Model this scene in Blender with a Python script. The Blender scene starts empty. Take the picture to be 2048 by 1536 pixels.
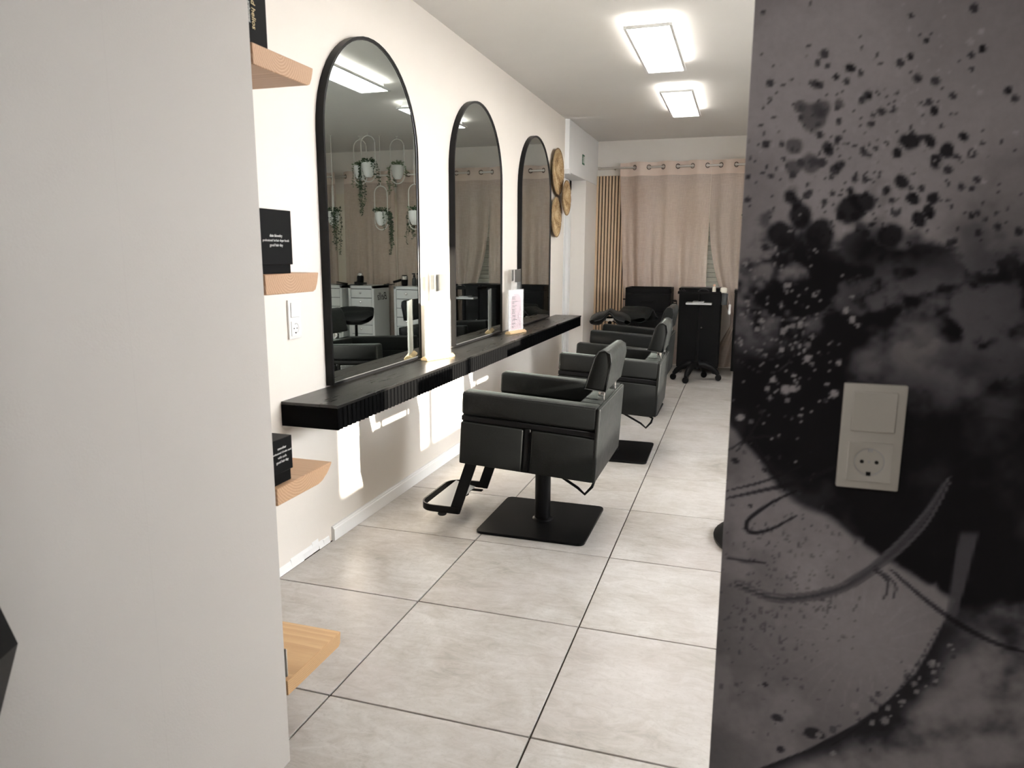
import bpy, bmesh, math, random
import numpy as np
from mathutils import Vector, Matrix
random.seed(7)
PI = math.pi
scn = bpy.context.scene
COL = scn.collection

# ------------------------------------------------------------------ camera
F_PX = 1436.45
YAW, PITCH, ROLL = 0.304884, 0.178386, 0.004825
cam_d = bpy.data.cameras.new('camera')
cam = bpy.data.objects.new('camera', cam_d)
COL.objects.link(cam)
cam_d.sensor_width = 36.0
cam_d.lens = 36.0 * F_PX / 2048.0
cam_d.clip_start = 0.05
cam_d.dof.use_dof = True
cam_d.dof.focus_distance = 3.9
cam_d.dof.aperture_fstop = 7.0
_f = Vector((-math.sin(YAW) * math.cos(PITCH), math.cos(YAW) * math.cos(PITCH), -math.sin(PITCH)))
_r = Vector((math.cos(YAW), math.sin(YAW), 0))
_u = _r.cross(_f)
_r2 = _r * math.cos(ROLL) + _u * math.sin(ROLL)
_u2 = _u * math.cos(ROLL) - _r * math.sin(ROLL)
cam.matrix_world = Matrix(((_r2.x, _u2.x, -_f.x, 1.665), (_r2.y, _u2.y, -_f.y, 0.0),
                           (_r2.z, _u2.z, -_f.z, 1.2522), (0, 0, 0, 1)))
scn.camera = cam

# ------------------------------------------------------------------ sky, sun, exposure
world = bpy.data.worlds.new('sky')
scn.world = world
world.use_nodes = True
bg = world.node_tree.nodes['Background']
bg.inputs[0].default_value = (0.94, 0.97, 1.0, 1)
bg.inputs[1].default_value = 24.0
sun_d = bpy.data.lights.new('sun', 'SUN')
sun_d.energy = 24.0
sun_d.angle = math.radians(0.8)
sun_d.color = (1.0, 0.93, 0.80)
sun = bpy.data.objects.new('sun', sun_d)
COL.objects.link(sun)
sun.location = (8, 2, 4)
sun.rotation_euler = Vector((-1.0, 0.10, -0.22)).to_track_quat('-Z', 'Y').to_euler()
vs = scn.view_settings
vs.view_transform = 'Standard'
vs.look = 'None'
vs.gamma = 1.0
vs.use_curve_mapping = False
vs.exposure = 0.36
LAMP_W = 14.5         # emission of the ceiling panels

# ------------------------------------------------------------------ node helper
class X:
    """a tiny expression wrapper round shader nodes"""
    def __init__(s, nt, out): s.nt, s.o = nt, out
    def _m(s, op, b=None, c=None, rev=False):
        n = s.nt.nodes.new('ShaderNodeMath'); n.operation = op
        ins = [s, b, c]
        if rev: ins = [b, s, c]
        for i, v in enumerate(ins):
            if v is None: continue
            if isinstance(v, X): s.nt.links.new(v.o, n.inputs[i])
            else: n.inputs[i].default_value = v
        return X(s.nt, n.outputs[0])
    def __add__(s, b): return s._m('ADD', b)
    __radd__ = __add__
    def __sub__(s, b): return s._m('SUBTRACT', b)
    def __rsub__(s, b): return s._m('SUBTRACT', b, rev=True)
    def __mul__(s, b): return s._m('MULTIPLY', b)
    __rmul__ = __mul__
    def __truediv__(s, b): return s._m('DIVIDE', b)
    def sqrt(s): return s._m('SQRT')
    def sin(s): return s._m('SINE')
    def fract(s): return s._m('FRACT')
    def floor(s): return s._m('FLOOR')
    def pow(s, b): return s._m('POWER', b)
    def absv(s): return s._m('ABSOLUTE')
    def step(s, a, b):
        n = s.nt.nodes.new('ShaderNodeMapRange'); n.interpolation_type = 'SMOOTHSTEP'
        s.nt.links.new(s.o, n.inputs[0]); n.inputs[1].default_value = a; n.inputs[2].default_value = b
        return X(s.nt, n.outputs[0])

class Mat:
    def __init__(s, name, base=(.8, .8, .8), rough=.5, metal=0., spec=.5, **kw):
        s.m = bpy.data.materials.new(name); s.m.use_nodes = True
        s.nt = s.m.node_tree
        s.b = s.nt.nodes['Principled BSDF']
        s.set('Base Color', base); s.set('Roughness', rough); s.set('Metallic', metal); s.set('Specular IOR Level', spec)
        for k, v in kw.items(): s.set(k.replace('_', ' '), v)
        s.m.diffuse_color = (*base[:3], 1) if isinstance(base, tuple) else (.5, .5, .5, 1)
    def set(s, k, v):
        i = s.b.inputs[k]
        if isinstance(v, X): s.nt.links.new(v.o, i)
        elif isinstance(v, tuple): i.default_value = (*v[:3], 1) if len(v) in (3, 4) and i.type == 'RGBA' else v
        else: i.default_value = v
    def coord(s, kind='Object'):
        n = s.nt.nodes.new('ShaderNodeTexCoord'); return X(s.nt, n.outputs[kind])
    def pos(s):
        n = s.nt.nodes.new('ShaderNodeNewGeometry'); return X(s.nt, n.outputs['Position'])
    def rnd(s):
        n = s.nt.nodes.new('ShaderNodeObjectInfo'); return X(s.nt, n.outputs['Random'])
    def sep(s, v):
        n = s.nt.nodes.new('ShaderNodeSeparateXYZ'); s.nt.links.new(v.o, n.inputs[0])
        return [X(s.nt, n.outputs[i]) for i in range(3)]
    def comb(s, a, b, c):
        n = s.nt.nodes.new('ShaderNodeCombineXYZ')
        for i, v in enumerate((a, b, c)):
            if isinstance(v, X): s.nt.links.new(v.o, n.inputs[i])
            else: n.inputs[i].default_value = v
        return X(s.nt, n.outputs[0])
    def scale(s, v, sc, off=None):
        a = s.sep(v); o = off or (0, 0, 0)
        return s.comb(*[a[i] * sc[i] + o[i] for i in range(3)])
    def noise(s, v, scale=5., detail=4., rough=.55, dist=0., color=False):
        n = s.nt.nodes.new('ShaderNodeTexNoise')
        s.nt.links.new(v.o, n.inputs['Vector']); n.inputs['Scale'].default_value = scale
        n.inputs['Detail'].default_value = detail; n.inputs['Roughness'].default_value = rough
        n.inputs['Distortion'].default_value = dist
        return X(s.nt, n.outputs['Color' if color else 'Fac'])
    def voronoi(s, v, scale=5., out='Distance', feature='F1'):
        n = s.nt.nodes.new('ShaderNodeTexVoronoi'); n.feature = feature
        s.nt.links.new(v.o, n.inputs['Vector']); n.inputs['Scale'].default_value = scale
        return X(s.nt, n.outputs[out])
    def ramp(s, fac, stops):
        n = s.nt.nodes.new('ShaderNodeValToRGB'); e = n.color_ramp.elements
        while len(e) < len(stops): e.new(.5)
        for el, (p, c) in zip(e, stops): el.position = p; el.color = (*c, 1)
        s.nt.links.new(fac.o, n.inputs[0]); return X(s.nt, n.outputs[0])
    def mix(s, fac, a, b, mode='MIX'):
        n = s.nt.nodes.new('ShaderNodeMix'); n.data_type = 'RGBA'; n.blend_type = mode
        for k, v in ((0, fac), (6, a), (7, b)):
            if isinstance(v, X): s.nt.links.new(v.o, n.inputs[k])
            elif isinstance(v, tuple): n.inputs[k].default_value = (*v, 1)
            else: n.inputs[k].default_value = v
        return X(s.nt, n.outputs[2])
    def bump(s, h, strength=.3, dist=.01):
        n = s.nt.nodes.new('ShaderNodeBump'); s.nt.links.new(h.o, n.inputs['Height'])
        n.inputs['Strength'].default_value = strength; n.inputs['Distance'].default_value = dist
        s.nt.links.new(n.outputs[0], s.b.inputs['Normal'])
    def attr(s, name):
        n = s.nt.nodes.new('ShaderNodeAttribute'); n.attribute_name = name; return X(s.nt, n.outputs['Color'])

M = {}
def simple(name, base, rough=.5, metal=0., spec=.5, **kw):
    M[name] = Mat(name, base, rough, metal, spec, **kw); return M[name]

# walls: rolled paint with a fine orange-peel relief
def paint(name, c, rough=.62, bump=.12):
    m = simple(name, c, rough, spec=.3)
    p = m.coord('Object')
    n = m.noise(p, 3.0, 3)
    m.set('Base Color', m.mix(n, tuple(x * .97 for x in c), tuple(min(1, x * 1.03) for x in c)))
    m.bump(m.noise(p, 260, 3) + m.noise(p, 60, 2) * .6, bump, .003)
paint('wall_paint', (.80, .745, .68))
paint('wall_paint_light', (.84, .795, .74))
paint('ceiling_paint', (.83, .81, .78), .75, .06)
paint('stub_paint_shaded', (.50, .465, .43), .7, .10)  # white wall paint darkened: the shade on this wall is in its colour
m = M['stub_paint_shaded']; a = m.sep(m.coord())                      # faint joint between two wallpaper strips
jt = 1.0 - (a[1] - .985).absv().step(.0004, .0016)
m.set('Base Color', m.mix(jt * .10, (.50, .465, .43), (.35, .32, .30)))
paint('gloss_white', (.88, .88, .87), .32, .03)
# concrete look tile
m = simple('tile', (.6, .57, .54), .36, spec=.45)
p = m.coord('Object'); r = m.rnd()
a = m.sep(p)
q = m.comb(a[0] + r * 37., a[1] + r * 91., a[2])
n1 = m.noise(q, 2.6, 5, .62, .6); n2 = m.noise(m.scale(q, (1, 2.2, 1)), 9, 7, .7, 1.2); n3 = m.noise(q, 70, 5, .75)
n4 = m.voronoi(q, 55)
c = m.ramp(n1 * .55 + n2 * .45, [(.34, (.27, .245, .215)), (.44, (.41, .38, .345)), (.53, (.50, .475, .45)), (.66, (.62, .60, .58))])
c = m.mix((n3 - .5).step(.0, .2) * .5, c, (.34, .31, .28))
c = m.mix((1.0 - n4.step(.02, .09)) * (n2 - .45).step(0, .2) * .35, c, (.33, .30, .28))
tint = m.noise(q, 1.4, 2)
c = m.mix((tint - .42).step(0, .25) * .28, c, (.50, .445, .435))
m.set('Base Color', m.mix(r * .18, c, (.62, .60, .58)))
m.set('Roughness', n2 * .18 + .27)
m.bump(n3 * .6 + n2, .10, .004)
simple('grout', (.055, .045, .038), .9, spec=.1)
# leather
m = simple('leather', (.0050, .0057, .0057), .40, spec=.14)
m.set('Coat Weight', .20); m.set('Coat Roughness', .24); m.set('Coat IOR', 1.42)
m.set('Sheen Weight', .05); m.set('Sheen Roughness', .30); m.set('Sheen Tint', (.85, 1.0, .97))
p = m.coord('Object')
v = m.voronoi(p, 420); n = m.noise(p, 35, 4, .6); big = m.noise(p, 7, 3)
m.set('Roughness', n * .25 + .45)
m.bump(v * .5 + n * .8 + big * 1.5, .22, .004)
simple('leather_piping', (.02, .021, .022), .33, spec=.3)
simple('black_metal', (.0035, .0035, .004), .42, spec=.12)
m = M['black_metal']; m.bump(m.noise(m.coord(), 180, 3), .05, .002)
m = simple('counter_top', (.014, .0135, .013), .30, spec=.35)
p = m.coord(); n = m.noise(m.scale(p, (9, .9, 1)), 3, 6, .65, .8)
m.set('Base Color', m.mix((n - .55).step(0, .2) * .14, (.012, .0115, .011), (.06, .058, .055)))
m.set('Roughness', n * .18 + .20)
simple('counter_side', (.0014, .0014, .0016), .5, spec=.035)
simple('chrome', (.86, .86, .87), .12, 1.0)
simple('brushed_steel', (.74, .71, .67), .35, 1.0)
simple('dark_steel', (.16, .14, .12), .4, 1.0)
simple('mirror_glass', (.50, .545, .535), .012, 1.0)
simple('mirror_frame', (.006, .006, .0065), .38, spec=.16)
simple('dark_lip', (.05, .05, .05), .35)
simple('white_plastic', (.86, .86, .84), .3)
simple('aged_plastic', (.80, .78, .73), .36)
simple('white_lacquer', (.78, .80, .79), .28)
simple('dark_gap', (.01, .01, .01), .8)
simple('grey_foil', (.72, .73, .74), .35, .55)
simple('black_plastic', (.005, .005, .0055), .38, spec=.14)
simple('grey_plastic', (.055, .058, .06), .45, spec=.3)
simple('carton', (.005, .0048, .005), .5, spec=.06)
simple('carton_lid', (.006, .0058, .006), .5, spec=.07)
simple('print_white', (.80, .80, .78), .6)
simple('print_gold', (.72, .56, .30), .5, .0)
simple('print_black', (.01, .01, .01), .6)
simple('print_grey', (.10, .09, .10), .7)
simple('paper', (.88, .86, .87), .6)
simple('paper_pink', (.83, .66, .71), .6)
simple('pale_wood', (.66, .47, .27), .5)
simple('rubber', (.02, .02, .02), .7)
simple('cream', (.75, .70, .60), .5)
simple('peach', (.80, .50, .36), .5)
simple('pot_white', (.80, .81, .78), .45)
simple('hoop_white', (.80, .79, .74), .4)
simple('felt', (.012, .010, .009), .95)
simple('exit_green', (.01, .12, .06), .5)
simple('shutter', (.62, .62, .54), .6)
simple('frame_pvc', (.70, .70, .69), .35)
simple('red_brown', (.09, .02, .015), .5)
simple('asphalt', (.30, .30, .30), .9)
# clear acrylic / glass, thin sheet with real transparency
def clear(name, tint, alpha, rough=.05):
    m = simple(name, tint, rough)
    t = m.nt.nodes.new('ShaderNodeBsdfTransparent'); mx = m.nt.nodes.new('ShaderNodeMixShader')
    mx.inputs[0].default_value = alpha
    m.nt.links.new(t.outputs[0], mx.inputs[1]); m.nt.links.new(m.b.outputs[0], mx.inputs[2])
    m.nt.links.new(mx.outputs[0], m.nt.nodes['Material Output'].inputs[0])
clear('acrylic', (.80, .82, .80), .16)
clear('acrylic_grey', (.13, .13, .12), .75, .3)
clear('window_glass', (.75, .80, .80), .07)
clear('door_glass', (.24, .26, .27), .92, .25)
# curtain voile: woven beige fabric, partly see-through
m = simple('voile', (.74, .61, .53), .85, spec=.1)
p = m.coord(); a = m.sep(p)
wv = (a[0] * 900.).sin() * (a[2] * 900.).sin()
sl = m.noise(m.scale(p, (60, 60, 4)), 3, 4, .7) + m.noise(m.scale(p, (4, 4, 90)), 3, 4, .7)
col = m.mix((sl - .8).step(0, .4), (.70, .575, .50), (.82, .69, .61))
m.set('Base Color', col)
tr = m.nt.nodes.new('ShaderNodeBsdfTranslucent'); m.nt.links.new(col.o, tr.inputs[0])
tp = m.nt.nodes.new('ShaderNodeBsdfTransparent')
m1 = m.nt.nodes.new('ShaderNodeMixShader'); m1.inputs[0].default_value = .28
m2 = m.nt.nodes.new('ShaderNodeMixShader')
m.nt.links.new(m.b.outputs[0], m1.inputs[1]); m.nt.links.new(tr.outputs[0], m1.inputs[2])
m.nt.links.new((wv * .10 + .30).o, m2.inputs[0]); m.nt.links.new(m1.outputs[0], m2.inputs[1]); m.nt.links.new(tp.outputs[0], m2.inputs[2])
m.nt.links.new(m2.outputs[0], m.nt.nodes['Material Output'].inputs[0])
simple('voile_header', (.72, .59, .51), .85, spec=.1)
simple('pale_sheet', (.86, .80, .68), .8)
# solid oak: growth rings round an axis along X, so ends show rings and faces show grain
def oak(name, light, dark, cz, ringscale):
    m = simple(name, light, .48, spec=.35)
    p = m.coord(); a = m.sep(p)
    nz = m.noise(m.scale(p, (2.5, 9, 9)), 1.5, 4, .6)
    dy = a[1] + nz * .012 - .10; dz = a[2] - cz + nz * .012
    rr = (dy * dy + dz * dz).sqrt()
    ring = (rr * ringscale + nz * .6).fract()
    f = ring.step(.05, .75)
    fib = m.noise(m.scale(p, (6, 220, 220)), 1.0, 3, .7)
    c = m.mix(f * .75, light, dark)
    c = m.mix((fib - .5).step(0, .2) * .25, c, tuple(x * .6 for x in dark))
    m.set('Base Color', c); m.bump(f * .4 + fib * .4, .15, .002)
oak('oak_rings', (.60, .385, .245), (.44, .255, .145), .055, 150)
oak('oak_rings_b', (.60, .385, .235), (.46, .27, .15), .09, 140)
oak('oak_plain', (.55, .35, .18), (.45, .27, .13), .5, 170)
m = simple('slat_wood', (.50, .34, .20), .55)
p = m.coord(); r = m.rnd()
g = m.noise(m.scale(p, (50, 50, 2.2)), 2, 5, .65)
m.set('Base Color', m.mix(r * .5, m.ramp(g, [(.3, (.50, .345, .215)), (.6, (.64, .47, .31))]), (.68, .52, .36)))
m = simple('straw', (.50, .34, .17), .8)
p = m.coord(); a = m.sep(p)
rr = (a[1] * a[1] + a[2] * a[2]).sqrt()
n = m.noise(p, 90, 4, .7); nn = m.noise(p, 14, 3)
c = m.ramp(n * .5 + nn * .5, [(.36, (.10, .055, .02)), (.46, (.36, .23, .105)), (.56, (.56, .42, .24)), (.7, (.74, .62, .43))])
c = m.mix(((rr * 480.).sin() * .5 + .5) * .45, c, (.22, .13, .055))
m.set('Base Color', c); m.bump(n, .5, .006)
simple('straw_rim', (.24, .16, .085), .8)
m = simple('leaf', (.035, .075, .03), .45)
r = m.noise(m.coord(), 25, 2)
m.set('Base Color', m.mix((r - .4).step(0, .25), (.018, .045, .02), (.06, .11, .045)))
simple('leaf_pale', (.17, .24, .12), .5)
m = Mat('lamp_panel', (.9, .9, .9), .5); M['lamp_panel'] = m
m.set('Emission Color', (1.0, .95, .885)); m.set('Emission Strength', LAMP_W)
m = Mat('lamp_panel_added', (.9, .9, .9), .5); M['lamp_panel_added'] = m
m.set('Emission Color', (1.0, .96, .92)); m.set('Emission Strength', LAMP_W * .92)
m = simple('mural_print', (.2, .2, .2), .6, spec=.10)
p = m.coord()
g = m.noise(p, 90, 4, .7) - .5
m.set('Base Color', m.mix(g.step(-.3, .5) * .16, m.attr('ink'), (.02, .018, .02)))
m = simple('mural_plain', (.09, .085, .09), .5)
m.set('Base Color', m.ramp(m.noise(m.coord(), 4, 8, .65, .8), [(.35, (.006, .006, .009)), (.5, (.05, .047, .05)), (.7, (.16, .15, .15))]))

# ------------------------------------------------------------------ mesh helpers
class MB:
    def __init__(s): s.bm = bmesh.new()
    def _x(s, vs, M4): 
        if M4 is not None: bmesh.ops.transform(s.bm, matrix=M4, verts=vs)
    def box(s, x0, x1, y0, y1, z0, z1, bev=0, seg=2, M4=None):
        r = bmesh.ops.create_cube(s.bm, size=1)
        vs = r['verts']
        bmesh.ops.scale(s.bm, vec=(x1 - x0, y1 - y0, z1 - z0), verts=vs)
        bmesh.ops.translate(s.bm, vec=((x0 + x1) / 2, (y0 + y1) / 2, (z0 + z1) / 2), verts=vs)
        if bev:
            es = list({e for v in vs for e in v.link_edges})
            r = bmesh.ops.bevel(s.bm, geom=es, offset=bev, segments=seg, affect='EDGES', profile=.5)
            vs = list({v for f in r['faces'] for v in f.verts} | {v for v in vs if v.is_valid})
        s._x(vs, M4); return s
    def cyl(s, c, r, h, axis='z', n=24, r2=None, M4=None):
        res = bmesh.ops.create_cone(s.bm, cap_ends=True, segments=n, radius1=r, radius2=r if r2 is None else r2, depth=h)
        vs = res['verts']
        rot = {'z': Matrix(), 'x': Matrix.Rotation(PI / 2, 4, 'Y'), 'y': Matrix.Rotation(-PI / 2, 4, 'X')}[axis]
        bmesh.ops.transform(s.bm, matrix=Matrix.Translation(c) @ rot, verts=vs)
        s._x(vs, M4); return s
    def sphere(s, c, r, n=12, sc=(1, 1, 1), M4=None):
        res = bmesh.ops.create_uvsphere(s.bm, u_segments=n, v_segments=max(6, n // 2), radius=r)
        bmesh.ops.transform(s.bm, matrix=Matrix.Translation(c) @ Matrix.Diagonal((*sc, 1)), verts=res['verts'])
        s._x(res['verts'], M4); return s
    def prism(s, pts, a0, a1, axis='y', bev=0, seg=2, M4=None):
        """polygon pts extruded along axis; pts are the other two coords in xyz order"""
        def mk(p, a):
            return {'y': (p[0], a, p[1]), 'x': (a, p[0], p[1]), 'z': (p[0], p[1], a)}[axis]
        v0 = [s.bm.verts.new(mk(p, a0)) for p in pts]; v1 = [s.bm.verts.new(mk(p, a1)) for p in pts]
        fs = [s.bm.faces.new(v0), s.bm.faces.new(v1[::-1])]
        n = len(pts)
        for i in range(n): fs.append(s.bm.faces.new((v0[(i + 1) % n], v0[i], v1[i], v1[(i + 1) % n])))
        bmesh.ops.recalc_face_normals(s.bm, faces=fs)
        vs = v0 + v1
        if bev:
            es = list({e for v in vs for e in v.link_edges})
            r = bmesh.ops.bevel(s.bm, geom=es, offset=bev, segments=seg, affect='EDGES', profile=.5)
            vs = list({v for f in r['faces'] for v in f.verts} | {v for v in vs if v.is_valid})
        s._x(vs, M4); return s
    def lathe(s, prof, n=24, c=(0, 0, 0), axis='z', close=False, M4=None):
        """prof: list of (r, h)"""
        rings = []; vs = []
        for r, h in prof:
            ring = []
            for k in range(n):
                a = 2 * PI * k / n; x, y = r * math.cos(a), r * math.sin(a)
                co = {'z': (x, y, h), 'x': (h, x, y), 'y': (x, h, y)}[axis]
                ring.append(s.bm.verts.new(Vector(co) + Vector(c)))
            rings.append(ring); vs += ring
        fs = []
        for i in range(len(rings) - 1):
            for k in range(n):
                fs.append(s.bm.faces.new((rings[i][k], rings[i][(k + 1) % n], rings[i + 1][(k + 1) % n], rings[i + 1][k])))
        if prof[0][0] > 1e-5: fs.append(s.bm.faces.new(rings[0][::-1]))
        if prof[-1][0] > 1e-5: fs.append(s.bm.faces.new(rings[-1]))
        bmesh.ops.recalc_face_normals(s.bm, faces=fs)
        s._x(vs, M4); return s
    def tube(s, pts, r, n=8, closed=False, sq=None, M4=None):
        """tube along pts; sq=(a,b) gives a flat bar: a along 'up', b across"""
        pts = [Vector(p) for p in pts]; N = len(pts); rings = []; vs = []
        up = Vector((0, 0, 1))
        for i, p in enumerate(pts):
            if closed: t = (pts[(i + 1) % N] - pts[i - 1])
            else: t = pts[min(i + 1, N - 1)] - pts[max(i - 1, 0)]
            t.normalize()
            if abs(t.z) > .98: u = Vector((1, 0, 0))
            else: u = up
            sd = t.cross(u).normalized(); uu = sd.cross(t).normalized()
            rr = r[i] if isinstance(r, (list, tuple)) else r
            if sq: ring = [p + uu * (sq[0] * ca) + sd * (sq[1] * cb) for ca, cb in ((.5, .5), (-.5, .5), (-.5, -.5), (.5, -.5))]
            else: ring = [p + (sd * math.cos(2 * PI * k / n) + uu * math.sin(2 * PI * k / n)) * rr for k in range(n)]
            ring = [s.bm.verts.new(q) for q in ring]; rings.append(ring); vs += ring
        m = len(rings[0]); fs = []
        for i in range(N if closed else N - 1):
            a, b = rings[i], rings[(i + 1) % N]
            for k in range(m): fs.append(s.bm.faces.new((a[k], a[(k + 1) % m], b[(k + 1) % m], b[k])))
        if not closed: fs += [s.bm.faces.new(rings[0][::-1]), s.bm.faces.new(rings[-1])]
        bmesh.ops.recalc_face_normals(s.bm, faces=fs)
        s._x(vs, M4); return s
    def mesh(s, name, smooth=38):
        me = bpy.data.meshes.new(name); s.bm.to_mesh(me); s.bm.free()
        if smooth:
            me.polygons.foreach_set('use_smooth', [True] * len(me.polygons)); me.set_sharp_from_angle(angle=math.radians(smooth))
        return me
    def build(s, name, mat, parent=None, loc=None, smooth=38):
        return link(name, s.mesh(name, smooth), mat, parent, loc)

def link(name, me, mat=None, parent=None, loc=None):
    if mat is not None and not me.materials: me.materials.append(M[mat].m)
    o = bpy.data.objects.new(name, me); COL.objects.link(o)
    if loc is not None: o.location = loc
    if parent is not None: o.parent = parent
    return o
def tag(o, label=None, cat=None, group=None, kind=None):
    for k, v in (('label', label), ('category', cat), ('group', group), ('kind', kind)):
        if v: o[k] = v
    return o
def empty(name, loc=(0, 0, 0), rz=0):
    o = bpy.data.objects.new(name, None); COL.objects.link(o)
    o.location = loc; o.rotation_euler = (0, 0, rz); o.empty_display_size = .1
    return o
def copy_tree(o, parent=None):
    c = o.copy(); COL.objects.link(c)
    if parent is not None: c.parent = parent
    for ch in list(o.children): copy_tree(ch, c)
    return c
def struct(o): o['kind'] = 'structure'; return o
def text_mesh(s, size, name='lettering', align='CENTER', shear=0.0, ext=.0004):
    cu = bpy.data.curves.new('t', 'FONT'); cu.body = s; cu.size = size; cu.align_x = align; cu.align_y = 'CENTER'
    cu.shear = shear; cu.extrude = ext
    o = bpy.data.objects.new('t', cu); COL.objects.link(o)
    bpy.context.view_layer.update()
    me = bpy.data.meshes.new_from_object(o.evaluated_get(bpy.context.evaluated_depsgraph_get()))
    bpy.data.objects.remove(o); bpy.data.curves.remove(cu)
    me.name = name
    return me
# frames for text: local x,y of the text -> world directions
def text_obj(s, size, mat, parent, loc, right, up, shear=0.0, align='CENTER'):
    me = text_mesh(s, size, shear=shear, align=align)
    r = Vector(right); u = Vector(up); n = r.cross(u)
    o = link('lettering', me, mat, parent)
    o.matrix_local = Matrix(((r.x, u.x, n.x, loc[0]), (r.y, u.y, n.y, loc[1]), (r.z, u.z, n.z, loc[2]), (0, 0, 0, 1)))
    return o

# ================================================================== the setting
H, W, F, FRONT = 2.515, 4.2, 8.39, -2.6
CT = 0.69                                   # counter top height

# floor: dark grout bed with single tiles on it
fl = struct(MB().box(-.15, W + .15, FRONT - .15, F + .15, -.08, -.006).build('floor', 'grout'))
G = .0028
tile_cache = {}
xs = [.0048 + .6 * k for k in range(8)]
ys = [1.635 + .6 * k for k in range(-7, 12)]
for i in range(len(xs) - 1):
    for j in range(len(ys)):
        y0 = ys[j]; y1 = min(ys[j] + .6, F)
        x0, x1 = xs[i], min(xs[i + 1], W)
        w_, d_ = round(x1 - x0, 4), round(y1 - y0, 4)
        if w_ < .02 or d_ < .02: continue
        if (w_, d_) not in tile_cache:
            tile_cache[(w_, d_)] = MB().box(-w_ / 2 + G, w_ / 2 - G, -d_ / 2 + G, d_ / 2 - G, -.012, 0, .0012, 1).mesh('tile')
        link('tile', tile_cache[(w_, d_)], 'tile', fl, ((x0 + x1) / 2, (y0 + y1) / 2, 0))

struct(MB().box(-.15, W + .15, FRONT - .15, F + .15, H, H + .1).build('ceiling', 'ceiling_paint'))
struct(MB().box(-.15, 0, 1.3, 6.93, 0, H).build('wall_left', 'wall_paint'))
struct(MB().box(-.15, .66, FRONT, 1.365, 0, H, .004, 1).build('wall_left_front', 'stub_paint_shaded'))
struct(MB().box(-.15, W + .15, FRONT - .15, FRONT, 0, H).build('wall_front', 'wall_paint_light'))
# right wall with the shop window
WY0, WY1, WZ0, WZ1 = 2.25, 4.35, 1.05, 2.27
b = MB()
b.box(W, W + .15, FRONT, WY0, 0, H).box(W, W + .15, WY1, F + .15, 0, H)
b.box(W, W + .15, WY0, WY1, 0, WZ0).box(W, W + .15, WY0, WY1, WZ1, H)
struct(b.build('wall_right', 'wall_paint'))
win = struct(empty('window_1', (W + .06, (WY0 + WY1) / 2, WZ0)))
hw = (WY1 - WY0) / 2; hh = WZ1 - WZ0
b = MB()
for a, c in ((-hw, -hw + .06), (hw - .06, hw), (-.035, .035)): b.box(-.03, .03, a, c, 0, hh, .004, 1)
for a, c in ((0, .06), (hh - .06, hh)): b.box(-.03, .03, -hw, hw, a, c, .004, 1)
b.build('window_frame', 'frame_pvc', win)
for s in (-1, 1):
    MB().box(-.004, .004, min(s * .035, s * (hw - .06)), max(s * .035, s * (hw - .06)), .06, hh - .06).build('pane', 'window_glass', win)
# pavement outside the shop window
struct(MB().box(W + .15, 26, -14, 20, -.25, -.12).build('ground_outside', 'asphalt'))

# far wall with two shuttered windows
b = MB()
FW = [(.73, 1.78), (2.12, 3.62)]; Z0, Z1 = .86, 2.0
edges = [-.15, FW[0][0], FW[0][1], FW[1][0], FW[1][1], W]
for k in range(5):
    if k % 2 == 0: b.box(edges[k], edges[k + 1], F, F + .16, 0, H)
    else: b.box(edges[k], edges[k + 1], F, F + .16, 0, Z0).box(edges[k], edges[k + 1], F, F + .16, Z1, H)
struct(b.build('wall_back', 'wall_paint_light'))
for k, (x0, x1) in enumerate(FW):
    w2 = struct(empty('window_%d' % (k + 2), ((x0 + x1) / 2, F + .02, Z0)))
    hw = (x1 - x0) / 2; hh = Z1 - Z0
    b = MB()
    for a, c in ((-hw, -hw + .05), (hw - .05, hw)): b.box(a, c, 0, .05, 0, hh, .004, 1)
    for a, c in ((0, .05), (hh - .05, hh)): b.box(-hw, hw, 0, .05, a, c, .004, 1)
    b.build('window_frame', 'frame_pvc', w2)
    sm = MB().box(-hw + .05, hw - .05, -.006, .006, -.024, .024, .004, 1).mesh('shutter_slat')
    for j in range(21):
        link('shutter_slat', sm, 'shutter', w2, (0, .085, .074 + .05 * j))
    MB().box(-hw, hw, .10, .12, 0, hh).build('shutter_back', 'dark_gap', w2)
    bx1 = 1.297 - (x0 + x1) / 2 if k == 0 else hw - .2
    MB().box(-hw + .004, bx1, -.034, -.030, -.02, hh + .004).build('added_pale_sheet', 'pale_sheet', w2)  # pale sheet added behind the voile to make a brighter rectangle show through

# door recess and soffit at the far end of the left wall
struct(MB().box(-.15, .038, 6.95, F, 2.03, H, .003, 1).build('trim_1', 'gloss_white'))
struct(MB().box(-.15, .036, 7.76, F, 0, 2.03).build('wall_left_back', 'wall_paint_light'))
b = MB().box(-.16, .05, 6.925, 6.952, 2.012, 2.062, .004, 1)
b.box(-.16, .044, 6.925, 7.0, 2.012, 2.03, .003, 1)
struct(b.build('trim_2', 'gloss_white'))
dr = struct(empty('door_1', (-.15, 7.36, 0)))
b = MB().box(-.05, .03, -.43, -.34, 0, 2.03, .004, 1).box(-.05, .03, .30, .40, 0, 2.03, .004, 1).box(-.05, .03, -.43, .40, 1.93, 2.03, .004, 1)
b.build('door_frame', 'gloss_white', dr)
b = MB().box(-.04, .0, -.34, -.26, 0, 1.93, .004, 1).box(-.04, 0, .22, .30, 0, 1.93, .004, 1).box(-.04, 0, -.26, .22, 1.85, 1.93, .004, 1).box(-.04, 0, -.26, .22, 0, .12, .004, 1)
b.build('door_leaf', 'gloss_white', dr)
MB().box(-.024, -.012, -.26, .22, .12, 1.85).build('pane', 'door_glass', dr)
b = MB().cyl((.02, -.30, 1.02), .010, .05, 'x', 12).tube([(.045, -.30, 1.02), (.045, -.19, 1.02)], .009, 10)
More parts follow.
